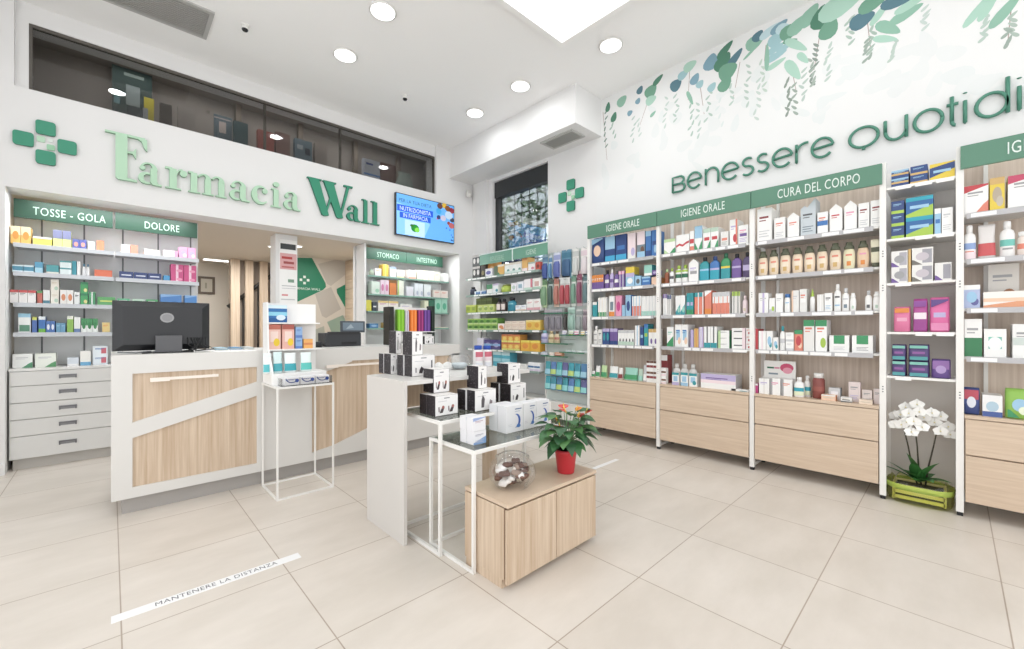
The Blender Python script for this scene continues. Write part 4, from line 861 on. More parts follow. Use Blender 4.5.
rackshelf(4, B3, '''754.5 757.8 383.5 box magenta/magenta T:white d.06; narrow magenta and white carton
763.5 796.5 361 box offw J:offw d.01 b.09; tall white header card with magenta splash
758.8 769.5 378.5 box white V:offw,L:lilac d.08; white carton with pink print, left of three
770 780.5 378.5 box white E:grey,L:pink d.08; white carton with pink print, middle of three
781 792.3 379.5 box white E:grey,L:coral d.08; white carton with pink print, right of three
793 803.8 377.5 bottle white/white Q:e4ecc2,M:turq d.06; front white bottle with yellow-green label
803 810.5 376 bottle offw/white Q:e4ecc2,M:turq d.05 b.06; rear white bottle with yellow-green label
811 824 373.5 jar 8e3a32/offw M:a24a3c d.09 b.02; brown-red jar with white lid
828.5 840.5 388 box lgrey/slate K:e6e6ea d.06 b.05; grey box behind peach box
821 835.8 395 box peach/orange N:beige,T:offw d.06 b-.01; peach box with white top
840.3 852 397.5 box offw B:dgrey,L:beige,N:dgrey d.06 b-.01; white box with dark foot
848.5 860.5 382 box e8d6d2/pinkw L:grey,l:lilac d.05 b.06; tall pale pink box
862 872.3 390 box e4d4ce L:grey,l:grey d.05 b.06; short pale pink box
858.5 873 400 box f0d9c0/brown N:beige d.06 b-.01; cream box with brown side
873.5 881 389 box e8d6d2 L:grey d.05 b.06; pale pink box beside right upright''')
mbx = [o for o in bpy.data.objects if o.get('label', '').startswith('tall white header card')][0]
me = MB(); wd_ = .31
bb = mbx.data.vertices; wx = max(v.co.x for v in bb); hz_ = max(v.co.z for v in bb)
for (cx1, cz1, r, c) in [(.45*wx, .80*hz_, wx*.42, 'd2345f'), (.5*wx, .72*hz_, wx*.3, 'e58aa0')]: me.flat((Vector((0, 0, 0)), Vector((1, 0, 0)), Vector((0, 0, 1)), Vector((0, -1, 0))), circ(cx1, cz1, r, r*.75), .002 if c == 'd2345f' else .003, mat(c))
me.flat((Vector((0, 0, 0)), Vector((1, 0, 0)), Vector((0, 0, 1)), Vector((0, -1, 0))), R4(-.8*wx, .76*hz_, -.35*wx, .81*hz_), .002, mat('dgreen')).flat((Vector((0, 0, 0)), Vector((1, 0, 0)), Vector((0, 0, 1)), Vector((0, -1, 0))), R4(-.33*wx, .76*hz_, 0, .81*hz_), .002, mat('d27a95')).flat((Vector((0, 0, 0)), Vector((1, 0, 0)), Vector((0, 0, 1)), Vector((0, -1, 0))), R4(-.7*wx, .58*hz_, -.1*wx, .63*hz_), .002, mat('slate'))
o = bpy.data.objects.new('printed_splash', me.mesh('splash')); COL.objects.link(o); o.parent = mbx
NR = ['top', 'second', 'third', 'fourth', 'fifth']
def ncol(i, text): shelf('on '+NR[i]+' shelf of narrow column', 'X', XF+.02, NS[i], text, .2)
ncol(0, '''891 909 170 box navy T:lblue,M:gold,L:lblue,B:navy r2; blue and gold carton, left stack
910 928 165.5 box navy T:navy,B:gold,L:lblue r2; blue and gold carton, middle stack
929 955.5 162.5 box navy U:yellow,D:yellow,N:lblue; wide blue and yellow carton''')
ncol(1, '''891 904.5 201 box 26407f B:lime,L:lblue r3; navy carton with lime foot
905.3 933.8 196.5 box 1f5faa D:lime,T:turq,N:lblue r2; wide blue and lime carton
934.5 941 208.5 box lblue N:blue,T:white; pale blue carton
941.5 953 207.5 box white L:lgrey,l:lgrey; white carton''')
ncol(2, '''891 908 251 box offw R:a9a6b0,g:purple,C:grey r2; white carton with grey photo, left stack
908.3 911 249 box gold; narrow gold carton
911.5 933.5 247.5 box offw R:9a98a2,C:c2b8c0,g:6f6a60 r2; white carton with grey photo, middle stack
934.5 952 262.5 box offw R:9a98a2,g:purple; white carton with grey photo, lying single''')
ncol(3, '''893 911 306.5 pack e8689a T:orange,N:ed9cba; pink pack with orange edge
912.5 928 298.5 pack b83a92 T:8a3a9a,N:f0dde8,H:9a2f8a,M:f0dde8; magenta pack with white band
929 950.5 297 pack ea5aa0 U:5a3a8a,N:lilac,B:e87ab0; bright pink pack with violet corner''')
ncol(4, '''891 906.5 344.5 pack 4f3a7a T:6fbfae,N:8a4a9a,B:3f9aa0 r2 d.12; violet and teal pack, left stack
907.5 930 344.5 pack 4f3a7a T:6fbfae,N:8a4a9a,B:3f9aa0 r2 d.12; violet and teal pack, middle stack
930.5 951.5 359.5 pack 5f3f92 J:8a5aa8,C:a98ac8 d.12; violet pack lying single''')
rackshelf(0, B5, '''963.5 989 185 box white U:red,G:coral,L:grey; white carton with red top edge
989.5 1005 177.5 box yellow C:b7a58a,T:gold,S:c2b6a2 b-.005; yellow carton with grey figure
1007 1050 173 box white U:d23a5f,S:red,L:grey; wide white carton with raspberry slant''')
rackshelf(1, B5, '''962.5 976.5 225 bottle f3f1ee/white M:7f9fd8,l:coral,B:pinkw; white bottle with blue label
977.5 996.5 224 pouch e2dcd8 Q:d8474a d.07; clear bag with red label
999.5 1016 220.5 bottle f3f1ee/white M:5fc4b4,l:grey; white bottle with teal label
1017 1032 231 jar f0dcd0/white N:coral; pale jar with coral label''')
rackshelf(2, B5, '''963 980.5 285 box a9b8e0 S:5a5aa0,T:white,C:lblue; lilac-blue carton
987.5 1020 264 box d9d2c8 L:grey,S:a8673a d.01 b.14; tall beige header card with brown image
982 1045 291 box f4ede4 D:ef9a6a,M:f6c8a4 d.12; wide white and orange display box''')
rackshelf(3, B5, '''964 982.5 319 box f0efec H:2a7f4a,L:grey; tall white carton with green foot
983.5 1007 329 box efefec K:6cc0ae,C:eef4f0; white carton with teal square
1012 1040 324 box efefec M:c9d6cf,L:grey; white carton at frame edge''')
rackshelf(4, B5, '''962.5 980.5 388 pack 2a3f86 J:c23a4f,M:2a3f86,C:d8dce8; navy pack with red top
982 1003 395.5 box eeeeec B:3a56a6,C:a9c9dc; white pack with blue foot
1004.5 1036 389.5 pack 8cc840 C:lblue,g:green,S:e8f2d0; lime green pack''')
# ------------------------------------------------------------------ fascia-side shelves
YP = 5.535
def nch(i, where, text, zs, d=.12): shelf('on '+['top', 'second', 'third', 'fourth'][i]+' shelf of '+where if i < 4 else 'on drawers of '+where, 'Y', YP, zs[i], text, d)
LZ = [1.925, 1.68, 1.415, 1.16, .855]; TG, DO = 'TOSSE shelving', 'DOLORE shelving'
nch(0, TG, '''10.3 31 226.5 box e9b04a T:offw,J:f2d9a8,C:e08a2a n2; amber carton with white top
32.5 52 237 box e9dc4a T:white,L:gold; flat yellow carton
52.8 71.5 230.5 box d8e07a T:white,J:6f74a0 n2; lime carton with navy band
72.5 86.5 239.5 box 4a56a8 C:e08a7a n2; low navy carton
88 95 241.5 box eeeeee; low white carton
96.5 104 240.5 box ee8055/orange; orange carton''', LZ)
nch(0, DO, '''121 130 244.5 box f2eeec; white carton
130.5 138 245 box f08a6e/coral; salmon carton
144 160 249.5 box efe6da L:beige; low beige carton
163 178 250.5 box f3e3ea Y:pink,L:pink; white and pink carton
179 196 247.5 box ee9ccb C:lilac,S:f0d4e4 n2; pink and grey carton''', LZ)
nch(1, TG, '''12 34 265 box 3f8fb0 T:d8eef4,B:d8eef4 n2; low teal-blue carton
34.5 43 262 box 9fd3e8 J:4a9ec8; light blue carton
46 59 265 box 3fa0a8 B:e8e6d8; low teal carton
59.5 71.8 261 box e4f2f2 T:3fa0a8 r2; flat white and teal carton
72 76.5 261 box 2f9aae; narrow teal carton
77 80.5 261.5 box f4f4f2; narrow white carton
82 90 264 bottle e9e9ea/3f7fa0 n2 ; small white bottle with blue cap
94 112.5 270 box ee6a45/orange; low orange carton''', LZ)
nch(1, DO, '''119 161.5 272.5 box 33447f N:dfe2f0 n3; low navy carton
163.5 170 275.5 box 3f9ad8; small blue carton
170.5 196.5 265 box d83f7f V:f4c8da,S:f08ab0 n2 r2; magenta carton''', LZ)
nch(2, TG, '''9.5 36 290 box f0ece9 T:d84a4a,L:grey n3; white carton with red top
37 42.5 290.5 box c85a4a T:5fa05a; red and green carton
43 50 290 box efeeec B:4a8aa0; white carton with teal foot
50.5 59 279.5 box efe8da L:beige,S:sage r2; cream carton
60 73.5 290 box f2efeb C:e88a5a n2; white carton with orange dot
74 79.8 292 box eef0ee L:dgrey; small white carton
80.3 88 282 box 3fae62 S:f0e08a,T:2f8a5a r2; green and yellow carton
88.5 95.5 292 box 3f9a62 V:eef4ee; green and white carton
97 115.5 297 box 57b060 N:e0e86a; low green and yellow carton''', LZ)
nch(2, DO, '''117 130 298.5 box 5fc08a L:white; low green carton
132 145 299 box bfe0c8 L:green; low pale green carton
146 158 299.5 box 4fae6a L:white; low bright green carton
160 182 294.5 box 3f7fd0 U:7fb0ea,S:1f5fb0; wide blue carton
184.5 197 295.5 box 3f86d8 U:7fb0ea; small blue carton''', LZ)
nch(3, TG, '''18 31 313.5 box f2f4f2 T:8fcbe8,Q:4f8f6f; large white carton with green foot
32 37 317 box 3f66b8 T:d8e05a; blue and yellow carton
38.5 45.5 316.5 box 2f6fc8 B:6fc83a,T:e8f2f8 n2; blue carton with green foot
46 55 321 box 3f6fc0 C:e8ecf8 n2; blue and white carton
56 65.5 323 box 5f9fc8 L:lblue n2; low pale blue carton
67 73.5 316 box 8fc84a T:f0f2e0; lime carton
74 80.5 317 box f0f2f0 B:5f7fb8; white carton with blue foot
81 98 318.5 box eef2ee J:3f9a5a,C:2f8a4a n3; white carton with green flag
102 110 322.5 box f0cf7a L:orange; pale yellow carton''', LZ)
nch(4, TG, '''12 33 354 box f1f2ee G:4a9a6a,L:lgrey d.12; left white carton with green corner
34.5 56.5 353.5 box eef2e6 G:4a9a5a,L:lgrey d.12; right white carton with green corner
67 79 357.5 box d8e0ea B:f4f4f6; low grey-blue carton
80 91 351 box f3f1ea B:5fb0e0; white carton with blue foot
92.5 108 346 box e3eef6 P:d85a6a,L:blue r2; white-blue carton with red spot''', LZ)
RZ = [1.925, 1.67, 1.435, 1.2]; SC = 'glass shelving'
nch(0, SC, '''370 374.5 269 bottle a9b8a0/sage; sage cylinder
375 381.5 268.5 box eee6ea L:gold; white carton
382.5 388.5 264.5 box f0c23a V:f4da6a; yellow carton
390 396 267 box dfe6f0 T:8fa6cc; white and blue carton
397 404.5 270 box f0ede4 B:e4e0a8; cream carton
408.5 416 270 box efe0d8 B:e8a890; pinkish carton
417 440 271 box ece6d2 L:beige n4; ivory carton
444 448.5 273.5 box f1f1ee; small white carton''', RZ)
nch(1, SC, '''371.5 380 281.5 box dfefe2 S:9fd8b8; mint-white carton
380.5 389 280 box efd0e4 C:e07ab0 n2; white and pink carton
389.5 396.5 280 box ee7f3a T:8a5a2a; orange carton
397.5 404 280.5 box f0f0e0 E:b8d86a; white and green carton
406.5 413.5 286.5 box e6e2ee; low white carton
414.5 423 283.5 box e4e8f2 S:b8c0da n2; pale blue carton
424 431 284.5 box e9edf2 S:c4cce0; bluish white carton
433.5 448 290.5 box f3e0d6 L:coral n2; low peach carton''', RZ)
nch(2, SC, '''365.5 371.5 300 box e0d63a/dgrey; yellow carton with dark side
372.5 377 302 box 3a4450 N:eeeeee; black and white carton
378 398.5 301 box f2ebe2 T:ecca7a,L:d89ac0 n2; white carton with orange top
400 412 304 box e8e6e2 L:lilac; low grey-white carton
424.5 428.5 300.5 box ecebc8; pale yellow carton
429 434.5 300 box 2f6f56; dark green carton
435 447.5 299 box 9fdcc4 C:4fb890 n2; mint green carton''', RZ)
nch(3, SC, '''369.5 378.5 323.5 box 3f80c0 C:8fc0ea; blue carton
384.5 389.5 322.5 box e0b45a S:brown; gold and brown carton
434.5 448 327 box ecead0 L:beige; flat cream carton''', RZ)
SOFT = False
# ------------------------------------------------------------------ display unit in front of the barred window
DZ = [1.945, 1.695, 1.43, 1.173, .895, .645]
e = empty('shelving_unit', (XF+.17, 4.33, 0), 'metal shelving under the barred window with two green headers', 'shelving unit')
dm = mat('9aa8a2', .35)
MB().box(XF-.012, XF+.0, 4.115, 4.80, 2.118, 2.262, mat('6f9f8a', .35)).build('header_panel', e); MB().box(XF-.012, XF+.0, 3.48, 4.095, 2.118, 2.262, mat('6f9f8a', .35)).build('header_panel', e)
fr2 = MB().box(XF-.016, XF+.004, 3.47, 4.82, 2.262, 2.276, mat('dfe8e4', .3)).box(XF-.016, XF+.004, 4.097, 4.113, 2.10, 2.262, mat('dfe8e4', .3)); fr2.build('header_frame', e)
text_obj('header_lettering', 'IGIENE', .095, mat('c4d8cc'), e, (XF-.0135, 3.76, 2.15), 'X', .0006, .62, 1.05); text_obj('header_lettering', 'BENESSERE', .095, mat('9fc0ae'), e, (XF-.0135, 4.42, 2.15), 'X', .0006, .6, 1.05)
MB().box(XF+.30, XF+.312, 3.62, 5.14, .12, 2.12, mat('c9cbcb', .5)).build('back_panel', e)
for y in (5.14, 3.62): MB().box(XF+.27, XF+.30, y-.015, y+.015, 0, 2.12, METW).build('upright', e)
for z in DZ:
    s = MB().box(XF+.012, XF+.30, 3.63, 5.14, z-.016, z, mat('aab5b1', .3)).box(XF, XF+.012, 3.63, 5.14, z-.028, z+.002, mat('8fa39b', .3)); rail_labels(s, XF, 5.12, 3.64, z, rl, .028, .85); s.build('shelf', e)
MB().box(XF+.02, XF+.30, 3.63, 5.14, .05, .30, LAC).build('base_cabinet', e)
SOFT = True
def dsp(i, text, d=.14): shelf('on '+['top', 'second', 'third', 'fourth', 'fifth', 'sixth'][i]+' shelf under window', 'X', XF+.02, DZ[i], text, d)
dsp(0, '''472.5 480 255 box 3f3d40/black C:d9d4d0,T:c0b8b4 n2 r2; black and white carton
480.5 485.5 259 box 3a322a C:8a7a4a r2; dark brown carton
486 494.5 257.5 box f09a3a S:f6c07a z.06 b.05; orange carton
484.5 492.5 268.5 box eeeaf2 C:5a5aa8; white pack with blue oval
494 498 266 box 4f6a4a; small dark green carton
497.5 504 264.5 box eeb04a g:3f8a5a,T:f4ead0; orange and green carton
504.5 521.5 262.5 box eef1ee S:5f9a90,T:e4d8c8,B:cfe4dc n3; white carton with teal print
522 527.5 257.5 box f0b25a T:e08a4a,B:f4e0e4; orange-topped tall carton
528 535 262 box f2ebec S:d87a90,T:a8c0b0; white and pink carton
535.5 540.5 262 box d84a3a C:7a2a22; red carton''')
dsp(1, '''469 474 287 bottle 2c3048/black; navy bottle
474.5 486 291 box 3f6fb0 T:c9dcf0,E:e4eaf4 n2; low blue carton
486.5 492.5 284.5 box e9ece8 J:3f8a5a; white and green carton
493 498.5 283.5 box e8ecf0 S:3f9aa8,T:c8b8d8; white and teal carton
499 507.5 284.5 jar b8d23f/8f9a3a; round lime tub
511 516.5 283 box f2eef4 C:b8d0c4; white carton with mint oval
517 523.5 281.5 box eceef4 K:8fb4c8; white carton with blue block
524 532.5 279 box f0e8ea Y:d86a7a,B:bcd8c8 ; white carton with red edge
533 540.5 278 box f0ece4 K:d8a8a0,B:9fc8b0; white carton with pink block''')
dsp(2, '''466 476 305 box b4c83a K:8fa83a,T:d4dc6a n2; lime green carton
477.5 494.5 304.5 box c4d46a C:8fb04a,L:e8e8c0 n3; pale lime carton
476 492 298 box 5f6a3a T:7a8a4a n3 b.08; olive carton behind lime ones
495.5 505 299 bottle 4a3a34/black K:e8d8d0 n2; dark bottle with white label
506.5 514.5 297.5 bottle 1f8aa8/black L:8fd0dc; teal bottle with dark cap
515.5 526 305 box eceef2 L:9aa8d0,B:e8c0a8 n2; white carton
526.5 540.5 299 box eeece8 L:d8888a,B:e4a0a8 n2; white and rose carton''')
dsp(3, '''467.5 497.5 318.5 box 6fae3f C:3f7a2a,T:a8cf5a,B:c4dc8a n5 r2; green carton
497.8 504.5 323.5 box f0e0d8 S:ee7f3a,C:ee8a4a; white carton with orange ball
505 525.5 321 box f0dcc8 L:c89a8a,B:e8c8b0 n3 r2; beige carton
526 540.5 320 box f0c040 C:e89a2a,T:f6dc7a n2; yellow carton''')
dsp(4, '''477 483.5 338 box e4dff0 B:b8b0d0; pale lilac carton
484 500.5 340 box 4a3f86 C:a89ad0,M:7fb0e0 n2; violet carton
501.5 520 334.5 box f0a03a C:f6d05a,T:d86a3a,B:e8e06a n3 r2; orange carton
520.5 540 340.5 box f5b02a T:f4dc4a,C:ee8a2a n2; yellow-orange carton''')
dsp(5, '''493 510 352 box 3fb0cc T:bfe4ec,M:8fd4e4 n2 z.0; turquoise carton
520 527 364 box eeeeea L:lgrey; small white carton
528 540 362.5 box eef0f4 M:3f6fa8,B:d8c8e0 n2; white and navy carton''')
SOFT = False
# hook panel with hanging cards
e = empty('hook_panel', (XF+.2, 3.25, 0), 'pale hook panel with glass shelves between barred-window shelving and ORALE rack', 'display panel')
MB().box(XF+.10, XF+.115, 2.89, 3.60, .10, 2.15, mat('c9d2ce', .4)).build('back_panel', e); 
for y in (3.595, 2.895): MB().box(XF+.09, XF+.13, y-.01, y+.01, 0, 2.16, METW).build('upright', e)
MB().box(XF+.0, XF+.10, 2.9, 3.59, .10, .30, LAC).build('base_cabinet', e)
for (z, ya_, yb_) in [(1.385, 3.58, 3.14), (1.12, 3.28, 2.91), (1.015, 3.58, 3.15), (.915, 3.28, 2.91), (.86, 3.58, 3.15)]:
    MB().box(XF-.02, XF+.10, yb_, ya_, z-.01, z, GGLASS).box(XF-.022, XF-.02, yb_, ya_, z-.012, z, mat('2f7a5a', .3)).build('glass_shelf', e)
hooks = MB()
for z in (2.12, 1.78, 1.36, 1.06, .80, .58):
    for i in range(7):
        y = 3.52-i*.098; hb_ = MB().tube([(XF+.10, y, z), (XF+.0, y, z+.004), (XF-.012, y, z+.02)], .0022, mat('b8bcbf', .3, 1), 5); hb_.build('hook', e)
SOFT = True
def cards(row, zb, text):
    for k, ln in enumerate(text.strip().split('\n')):
        sp, desc = ln.split(';'); t = sp.split(); u0, u1, vt = map(float, t[:3]); c1, c2 = t[3].split('/'); n = int(t[4][1:]) if len(t) > 4 and t[4][0] == 'n' else 1; dec = [t[-1]] if ':' in t[-1] else ['T:'+c2]
        X_ = XF+.035; a, b = onx(u0, vt, X_).y, onx(u1, vt, X_).y; zt_ = onx((u0+u1)/2, vt, X_).z
        for i in range(n):
            lb = (ORD[i+1]+' '+desc.strip()+' from left' if n > 1 else desc.strip())+', '+row+' row of hook panel'
            put('card', abs(b-a)/n*.93, .045, zt_-zb, c1, c2, dec, (X_-.02, a+(b-a)*(i+.5)/n, zb), -PI/2, lab_fix(lb), 'hanging cards on the hook panel')
def lab_fix(l): return l
cards('top', 1.80, '''541 547 254.5 9fc4d8/2f4a9a T:5f8fb8; hanging navy and pale blue card
547.5 551 255 d8e2ea/4f86b8; hanging pale blue card
552 559.5 252 cfd4e8/4a5aa8 T:8f9ad0; hanging lilac card
560 570.5 249.5 4f86a8/24507f T:2f6f8f; wide hanging deep blue card
571 577.8 248 e2e0da/c0c4c0; hanging off-white card with grey edge
579.5 588 247 ece6e2/dcd0d4 T:e4ccd4; hanging pinkish white card''')
cards('second', 1.46, '''539 546 276 b8d4a0/6f9a70 T:5f8a5a; hanging green and cream card
547 552 275 a9bcb8/3f5a50; hanging dark green card
552.5 558 275 d8b8a0/b86a5a; hanging orange and blue card
558.5 569 274 c8c8c4/b83a44 n2 T:d8dcd8; hanging red card
570 575 272 d8e4da/6a9a80; hanging mint card
575.5 581 270 c8a8b0/8a3f5a; hanging wine-red card
581.5 588 271 c4ccd0/5a7a80; hanging grey-teal card''')
cards('third', 1.16, '''543 561 309.5 b8b0b8/7f7a84 n3 T:8a8890; hanging grey carded brush
563 566 308 6a625f/4a4442; narrow dark hanging card
566.5 574 307 c0dcd2/8fb8a8; hanging mint tube card
574.5 581 309 bfc4c0/8f9a98; hanging silver card
581.5 588 309 c8b8bc/8a7a84; hanging rosy grey card''')
shelf('on glass shelf of hook panel', 'X', XF-.005, .915+.0, '''562 588 353 jar dfe8e6/b8ccc4 M:c8a8a0,S:3f8ab0 n3 d.06; clear tub with coloured sachets''', .05) if False else None
shelf('on small glass shelves of hook panel', 'X', XF-.005, 1.015, '''540 546.5 330.5 bottle b8b4d8/6fb0bc M:7a7ab8 d.05; lilac spray bottle
547.5 553 331 bottle d8c898/b8a070 M:a88a50 d.05; amber-gold bottle
553.5 558.5 331 bottle d0b890/5a4a3a M:b85a4a d.05; tan bottle''', .05)
shelf('on small glass shelves of hook panel', 'X', XF-.005, 1.12, '''561 566 330.5 tube f0eef0/lilac S:7a6ab0 d.04; small white tube with violet print
567.5 572.5 330.5 tube f0f0ea/lime S:8fb84a d.04; small white tube with lime print
573 578 330.5 tube f2ecee/magenta S:d83a6a d.04; small white tube with magenta print
579.5 584 331 tube f4f0e0/yellow S:e8b04a d.04; small white tube with yellow print
584.5 588.5 331 tube eef0f0/navy S:3f5fa8 d.04; small white tube with navy print''', .05)
shelf('on lower glass shelves of hook panel', 'X', XF-.005, .86, '''539.5 546 351.5 bottle c8ccd8/8f9aa8 d.05; small grey bottle
549.5 554 352.5 box f0e6dc N:e8a88a d.05; white and orange box
554.5 562 352.5 box e0906a N:f0dcd0,B:8a4a3a d.05; orange box''', .05)
shelf('on lower glass shelves of hook panel', 'X', XF-.005, .915, '''564.5 588 353 jar d8e0dc/b8c8c4 M:a8c0c8 n4 d.05; small clear tub''', .05)
for r_, z in enumerate([.44, .62]):
    for i in range(7):
        y = 3.50-i*.092; c = ['2fa0b4', '2f90a8', '3f7ab0', '2f98a8', '4a7ac0', '3fb0b8', '5a5a9a'][(i+r_*3) % 7]
        put('pouch', .088, .06, .165, c, None, ['Q:'+['7fd0d0', '8fc8e0', 'b8d86a'][(i+r_) % 3]], (XF-.0, y, z), -PI/2, ['lower', 'upper'][r_]+'-row '+ORD[i+1]+' turquoise hanging pouch from left, foot of hook panel', 'turquoise pouches on the hook panel', 'hanging_pouch')
SOFT = False
# ------------------------------------------------------------------ tall wire table with display rack in front of the counter
tx0, tx1, ty0, ty1, tzt = .835, 1.215, 3.235, 3.625, .785
e = empty('wire_table', (1.025, 3.43, 0), 'tall white square-tube table standing against the counter', 'table')
t = .012
for (x, y) in [(tx0, ty0), (tx1, ty0), (tx0, ty1), (tx1, ty1)]: MB().bar((x, y, t/2), (x, y, tzt), t, METW).build('leg', e)
for z in (t/2, tzt-.006):
    nm = 'floor_rail' if z < .1 else 'top_rail'
    MB().bar((tx0+t, ty0, z), (tx1-t, ty0, z), t, METW).build(nm, e); MB().bar((tx0+t, ty1, z), (tx1-t, ty1, z), t, METW).build(nm, e); MB().bar((tx0, ty0+t, z), (tx0, ty1-t, z), t, METW).build(nm, e); MB().bar((tx1, ty0+t, z), (tx1, ty1-t, z), t, METW).build(nm, e)
MB().box(tx0+.006, tx1-.006, ty0+.006, ty1-.006, tzt-.01, tzt+.002, mat('f0efed')).build('table_top', e)
T0 = tzt+.003
e = empty('counter_display_rack', (1.025, 3.58, T0), 'white tiered display rack on the tall wire table', 'display rack')
yb = 3.62; WD = mat('f4f3f1', .4)
MB().box(tx0, tx1, yb-.01, yb, T0, 1.392, WD).build('back_panel', e)
MB().prism((Vector((tx0, 0, 0)), Vector((0, 1, 0)), Vector((0, 0, 1)), Vector((-1, 0, 0))), [(yb-.01, T0), (yb-.01, 1.392), (yb-.11, 1.392), (yb-.14, 1.04), (yb-.25, .88), (yb-.25, T0)], -.01, 0, WD).build('side_panel', e)
for z, d_ in [(1.242, .11), (1.04, .14)]: MB().box(tx0+.01, tx1, yb-d_, yb-.01, z-.01, z, WD).build('tier', e)
MB().box(tx0+.01, tx1, yb-.25, yb-.01, T0, .868, WD).build('base_step', e)
def drk(z, y, text, where, d=.06): shelf(where, 'Y', y, z, text, d)
drk(1.242, yb-.10, '''267 287.5 305 box 2f6fae T:d8ecf4,M:8fd0e8,B:1f5a98,S:d8e8f4; blue carton with pale heading''', 'on top tier of display rack')
drk(1.04, yb-.11, '''267.5 281 324.5 box e8c0b4 T:b86a5a,K:f0d8d0,S:e8c83a; pink-orange carton with yellow spot
282 294.5 324.5 box e4b4a8 T:a85a50,K:f0d8d0,S:e8c83a; pink-orange carton with yellow spot
295.5 302.5 327 box 8fb0d8 L:4a6ab0,B:5f7fc0 r2; light blue carton
303.5 313 339 box eab06a M:d8885a; low orange carton''', 'on middle tier of display rack')
drk(.869, yb-.19, '''263.5 272.5 353.5 pouch e8f2f2 K:5fbcc4 d.04; teal and white pouch
273.5 283 352 pouch d8ecec K:4aa8b4 d.04; teal and white pouch
284.5 297 353 pouch eef4f4 K:3fa4b0 d.04; teal and white pouch
301 312.5 352.5 pouch e8f4f2 K:5fc0b8 d.04; teal and white pouch''', 'on lower tier of display rack')
e = empty('acrylic_tray', (1.03, 3.30, T0), 'clear acrylic tray at the front of the tall wire table', 'tray')
MB().box(tx0+.03, tx1-.005, ty0+.005, ty0+.12, T0, T0+.004, TRAYG).box(tx0+.03, tx1-.005, ty0+.005, ty0+.008, T0, T0+.055, TRAYG).box(tx1-.008, tx1-.005, ty0+.005, ty0+.12, T0, T0+.055, TRAYG).box(tx0+.03, tx0+.033, ty0+.005, ty0+.12, T0, T0+.055, TRAYG).build('tray_wall', e)
for i in range(3):
    x = tx0+.10+i*.105
    o = put('box', .098, .08, .055, 'f2f0f2', None, ('L:navy',), (x, ty0+.02, T0+.005), 0, ['left', 'middle', 'right'][i]+' white carton with blue swoosh in the acrylic tray', 'white cartons in the acrylic tray')
    a_ = MB()
    for (p, q_) in zip(arcpts(0, .05, .044, .035, 190, 330, 8)[:-1], arcpts(0, .05, .044, .035, 190, 330, 8)[1:]): a_.flat((Vector((0, 0, 0)), Vector((1, 0, 0)), Vector((0, 0, 1)), Vector((0, -1, 0))), [(p[0], p[1]), (q_[0], q_[1]), (q_[0]*.9, q_[1]+.006), (p[0]*.9, p[1]+.006)], .002, mat('navy'))
    a_.flat((Vector((0, 0, 0)), Vector((1, 0, 0)), Vector((0, 0, 1)), Vector((0, -1, 0))), circ(.032, .03, .013), .0024, mat('3a5aa8'))
    q2 = bpy.data.objects.new('printed_swoosh', a_.mesh('swoosh')); COL.objects.link(q2); q2.parent = o
# ------------------------------------------------------------------ gondola island: white bridge, two glass-topped frames, low oak cabinet
GT = .905
e = empty('display_island', (1.75, 2.32, 0), 'white island table with slab side and oak lining', 'display table')
gx0, gx1, gy0, gy1 = 1.165, 2.16, 2.085, 2.545
GP = mat('d2cec9', .45)
MB().box(gx0, gx0+.022, gy0, gy1, 0, GT, GP).build('side_slab', e, bevel=.0015)
MB().box(gx0, gx1, gy0, gy1, GT, GT+.0, GP) if False else None
MB().box(gx0+.022, gx1, gy0, gy1, GT-.024, GT, LAC).build('table_top', e, bevel=.0015)
MB().box(gx0+.022, gx1, gy1-.05, gy1-.03, GT-.23, GT-.024, WOODV).build('oak_apron', e)
MB().box(gx0+.0225, gx0+.034, gy0+.03, gy1-.05, .45, GT-.024, WOODV).build('oak_lining', e)
MB().box(gx1-.14, gx1-.02, gy1-.13, gy1-.10, 0, GT-.024, WOODV).build('oak_upright', e)
def frame_table(x0, x1, y0, y1, z, lb):
    e = empty('glass_topped_frame', ((x0+x1)/2, (y0+y1)/2, 0), lb, 'side table'); t = .016
    for (x, y) in [(x0, y0), (x1, y0), (x0, y1), (x1, y1)]: MB().bar((x, y, t/2), (x, y, z-t/2), t, METW).build('leg', e)
    for (p, q) in [((x0, y0), (x0, y1)), ((x1, y0), (x1, y1)), ((x0, y1), (x1, y1))]:
        a = Vector((*p, t/2)); b = Vector((*q, t/2)); dr = (b-a).normalized()*t; MB().bar(a+dr, b-dr, t, METW).build('floor_rail', e)
    for (p, q) in [((x0, y0), (x0, y1)), ((x1, y0), (x1, y1)), ((x0, y1), (x1, y1)), ((x0, y0), (x1, y0))]:
        a = Vector((*p, z-t/2)); b = Vector((*q, z-t/2)); dr = (b-a).normalized()*t; MB().bar(a+dr, b-dr, t, METW).build('top_rail', e)
    MB().box(x0+t/2, x1-t/2, y0+t/2, y1-t/2, z-.008, z-.001, GGLASS).build('glass_top', e)
    return e
frame_table(1.255, 2.12, 1.865, 2.30, .707, 'taller white glass-topped frame sliding under the island, carrying black boxes')
frame_table(1.283, 2.015, 1.618, 1.995, .597, 'lower white glass-topped frame straddling the oak cabinet')
e = empty('low_cabinet', (1.64, 1.55, 0), 'low two-door oak cabinet carrying the red potted plant', 'cabinet')
cx0, cx1, cy0, cy1 = 1.30, 1.985, 1.405, 1.712
MB().box(cx0, cx1, cy0+.014, cy1, .045, .374, WOODV).build('body', e, bevel=.0015)
MB().box(cx0+.004, cx1-.006, cy0+.006, cy0+.0139, .05, .380, mat('6b5644', .7)).build('painted_gap_shade', e)  # dark brown sheet painting the shade between doors and under the top
MB().box(cx0, cx1, cy0-.012, cy1, .380, .398, WOODH).build('cabinet_top', e, bevel=.0015)
